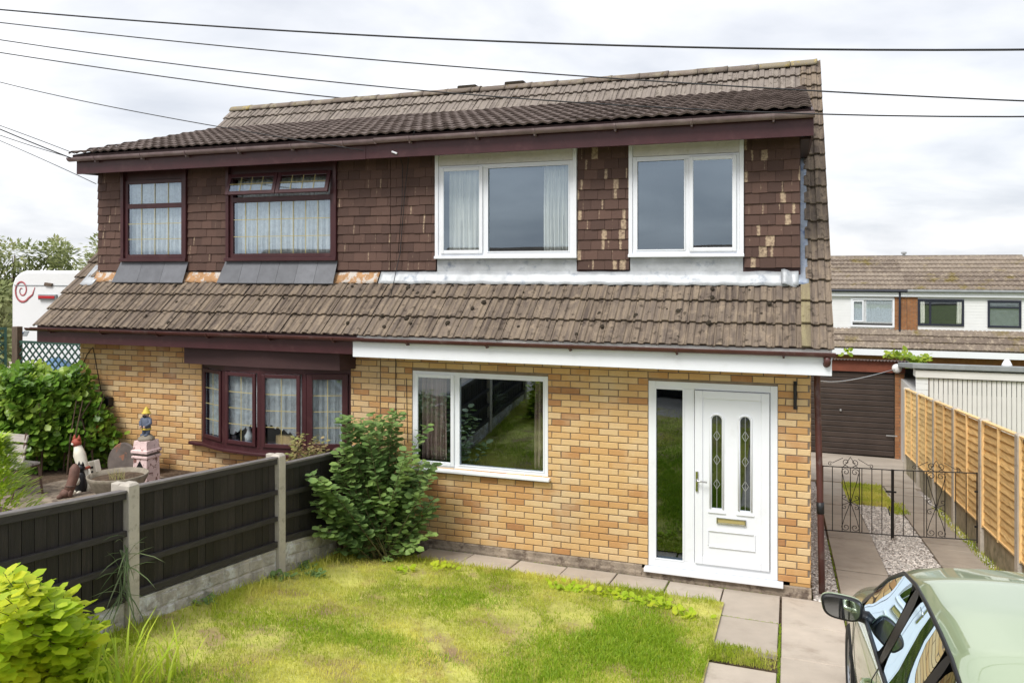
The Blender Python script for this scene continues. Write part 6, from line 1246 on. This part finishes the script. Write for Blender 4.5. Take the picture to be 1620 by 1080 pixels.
p_ = PY(78, 469, CYv); bx(p_.x-.21, p_.x+.22, CYv-.06, CYv-.01, p_.z-.06, p_.z+.04).build('light_bracket', MT['felt'], cvn, bevel=.01); bx(p_.x-.19, p_.x+.20, CYv-.075, CYv-.061, p_.z-.035, p_.z+.015).build('brake_light', MT['red'], cvn, bevel=.006)
p_ = PY(79, 450, CYv); MB().obox((p_.x, CYv-.03, p_.z), (.09, 0, -.01), (0, .02, 0), (.01, 0, .03)).build('catch', MT['wpost'], cvn, bevel=.01)
p_ = PY(37, 527, CYv); MB().obox((p_.x-.08, CYv-.016, p_.z-.01), (.10, 0, .0), (0, .004, 0), (.03, 0, .035)).build('blue_mark', MT['blue'], cvn); MB().obox((p_.x+.07, CYv-.016, p_.z), (.06, 0, .0), (0, .004, 0), (.03, 0, .045)).build('blue_mark', MT['felt'], cvn)
for sx in (X0+.1, X1-.1): MB().lathe([(.1, -.1), (.3, -.1), (.33, -.06), (.33, .06), (.3, .1), (.1, .1)], (sx, 4.6, NG+.33), 20, rot=Matrix.Rotation(math.pi/2, 3, 'Y')).build('wheel', MT['tyre'], cvn, True)
bc = PY(85, 575, 1.4); bcv = MB().grid(lambda u, v: (bc.x-.75+1.5*u, 1.1+.7*v, NG+(1.28*max(0, math.sin(math.pi*u))**.6*max(.0, math.sin(math.pi*v))**.35)), 18, 10); tag(bcv.build('blue_tarpaulin', MT['blue'], None, True), 'blue tarpaulin-covered heap seen through the trellis', 'tarpaulin')
# ================================================================ CABLES
def cable(label, pts, r=.009, name='overhead_cable', group='overhead cables', mat=None, ext=None):
    V = [PY(px, py, Y) for px, py, Y in pts]; mb = MB()
    if len(V) == 3:   # smooth through three points
        a, m_, b = V; c_ = m_*2-(a+b)*.5; V = [a*(1-u)**2+c_*2*u*(1-u)+b*u*u for u in [k/20 for k in range(21)]]
    if name == 'overhead_cable':
        V = [V[0]+(V[0]-V[1]).normalized()*q for q in (26, 13, 5)]+V
        if pts[-1][0] > 1620: V = V+[V[-1]+(V[-1]-V[-2]).normalized()*q for q in (6, 14, 26)]
    o = mb.tube(V, r, 6).build(name, mat or MT['wire'], None, True); return tag(o, label, 'cable', group)
cable('topmost overhead cable crossing the whole sky above the roof', [(-60, 10, -2), (700, 62, -2), (1700, 78, -2)], .0085)
cable('second cable from the top, running down past the right ridge end', [(-60, 29, -1.5), (700, 104, -1.5), (1700, 163, -1.5)], .0065)
cable('third cable from the top, crossing in front of the ridge towards the right edge', [(-60, 54, -1.2), (720, 148, -1.2), (1700, 184, -1.2)], .0065)
cable('fourth cable from the top, ending at the ridge near its middle', [(-60, 74, 3.6), (300, 127, 3.6), (592, 160, 3.6)], .011)
cable('thin cable running down to the upper roof at the left gable', [(-60, 114, -.4), (180, 170, -.4), (575, 238, -.25)], .006)
cable('highest of the cables meeting the left end of the upper gutter', [(-60, 178, -.2), (20, 206, -.2), (118, 243, -.2)], .006); cable('thick cable meeting the left end of the upper gutter', [(-60, 178, -.3), (20, 213, -.3), (112, 250, -.25)], .010)
cable('lower thin cable meeting the left end of the upper gutter', [(-60, 192, -.35), (20, 221, -.35), (110, 249, -.25)], .006); cable('lowest cable at the left, running to the tile-hung corner', [(-60, 198, .2), (40, 240, .2), (152, 291, .2)], .006)
cable('black wire hanging from the upper gutter down the hanging tiles', [(656, 207, -.19), (648, 235, .15), (640, 310, .24), (633, 400, .24), (626, 432, .16), (618, 470, -.02)], .005, 'drop_wire', None)
cable('thin wire hanging from a white clip below the upper fascia', [(623, 243, -.08), (632, 248, .2), (637, 262, .24), (636, 320, .24), (630, 400, .24)], .004, 'drop_wire', None)
cable('black wire running down the brick left of the white ground-floor window', [(625, 540, -.43), (626, 568, -.03), (626, 640, -.008), (625, 735, -.008)], .005, 'drop_wire', None); cable('thin second wire down the brick close to the white ground-floor window', [(643, 598, -.008), (644, 660, -.008), (645, 700, -.008)], .004, 'drop_wire', None)
cable('dark wire looping down the brick at the far left wall corner', [(127, 585, -.01), (138, 560, -.008), (147, 549, -.008), (151, 570, -.008), (158, 610, -.008), (166, 640, -.008)], .005, 'drop_wire', None); cable('dark wire trailing down the brick below the small black lamp', [(178, 670, -.01), (183, 690, -.02), (193, 705, -.05)], .005, 'drop_wire', None)
cable('pale flex strung from the house to the garage lamp', [(1288, 600, 3), (1345, 601, 9), (1415, 584, 13.4)], .010, 'flex', None, MT['galv'])
cl = MB().tube([PY(620, 240, -.085), PY(628, 243, -.085)], .012, 6); tag(cl.build('cable_clip', MT['white']), 'white cable clip on the upper fascia near the party line', 'clip')
# ================================================================ ACROSS THE ROAD (seen in reflections)
def opposite(x0, x1, y, label):
    t = thing('bungalow', label, 'house', ((x0+x1)/2, y, .9), 'bungalows across the road'); z0 = .85
    bx(x0, x1, y-6, y, z0, z0+2.4).build('wall', MT['redbrick'], t); MB().prism([(x0-.2, y+.3, z0+2.35), (x0-.2, y-3, z0+4.15), (x0-.2, y-6.3, z0+2.35)], (x1-x0+.4, 0, 0)).build('roof', MT['tile'], t)
    for k in range(3):
        a = x0+.8+k*(x1-x0-3.1)/2; w_ = ring(MB(), a, a+1.5, z0+.95, z0+2.05, y+.002, y+.05, .07).build('window', MT['white'], t); bx(a+.07, a+1.43, y+.004, y+.03, z0+1.02, z0+1.98).build('pane', MT['trim'], w_)
for k, (xa, lb) in enumerate(((-37, 'leftmost'), (-22, 'second from left'), (-6, 'middle'), (9, 'fourth from left'))): opposite(xa, xa+11, -38, lb+' brick bungalow across the road behind the viewpoint')

# the grey car parked behind the viewpoint, seen mirrored in the door glass
GREY = paint('car_paint_grey', (.16, .18, .20)); src = car
B2 = Matrix.Translation((-1.45, -8.0, G(0, -8.0)+.02)) @ Matrix.Rotation(-math.atan(.1), 4, 'X') @ Matrix.Rotation(rad(90), 4, 'Z')
def copy_car(o, parent):
    c = o.copy(); link(c)
    if o.type == 'MESH' and o.data.materials[0] == MT['paint']: c.data = o.data.copy(); c.data.materials[0] = GREY
    c.parent = parent; c.matrix_parent_inverse = Matrix.Identity(4); c.matrix_basis = B2 if parent is None else Matrix.Identity(4)
    for ch in list(o.children): copy_car(ch, c)
    return c
car2 = copy_car(src, None); car2['label'] = 'dark grey car seen only as a reflection in the front door side glass'
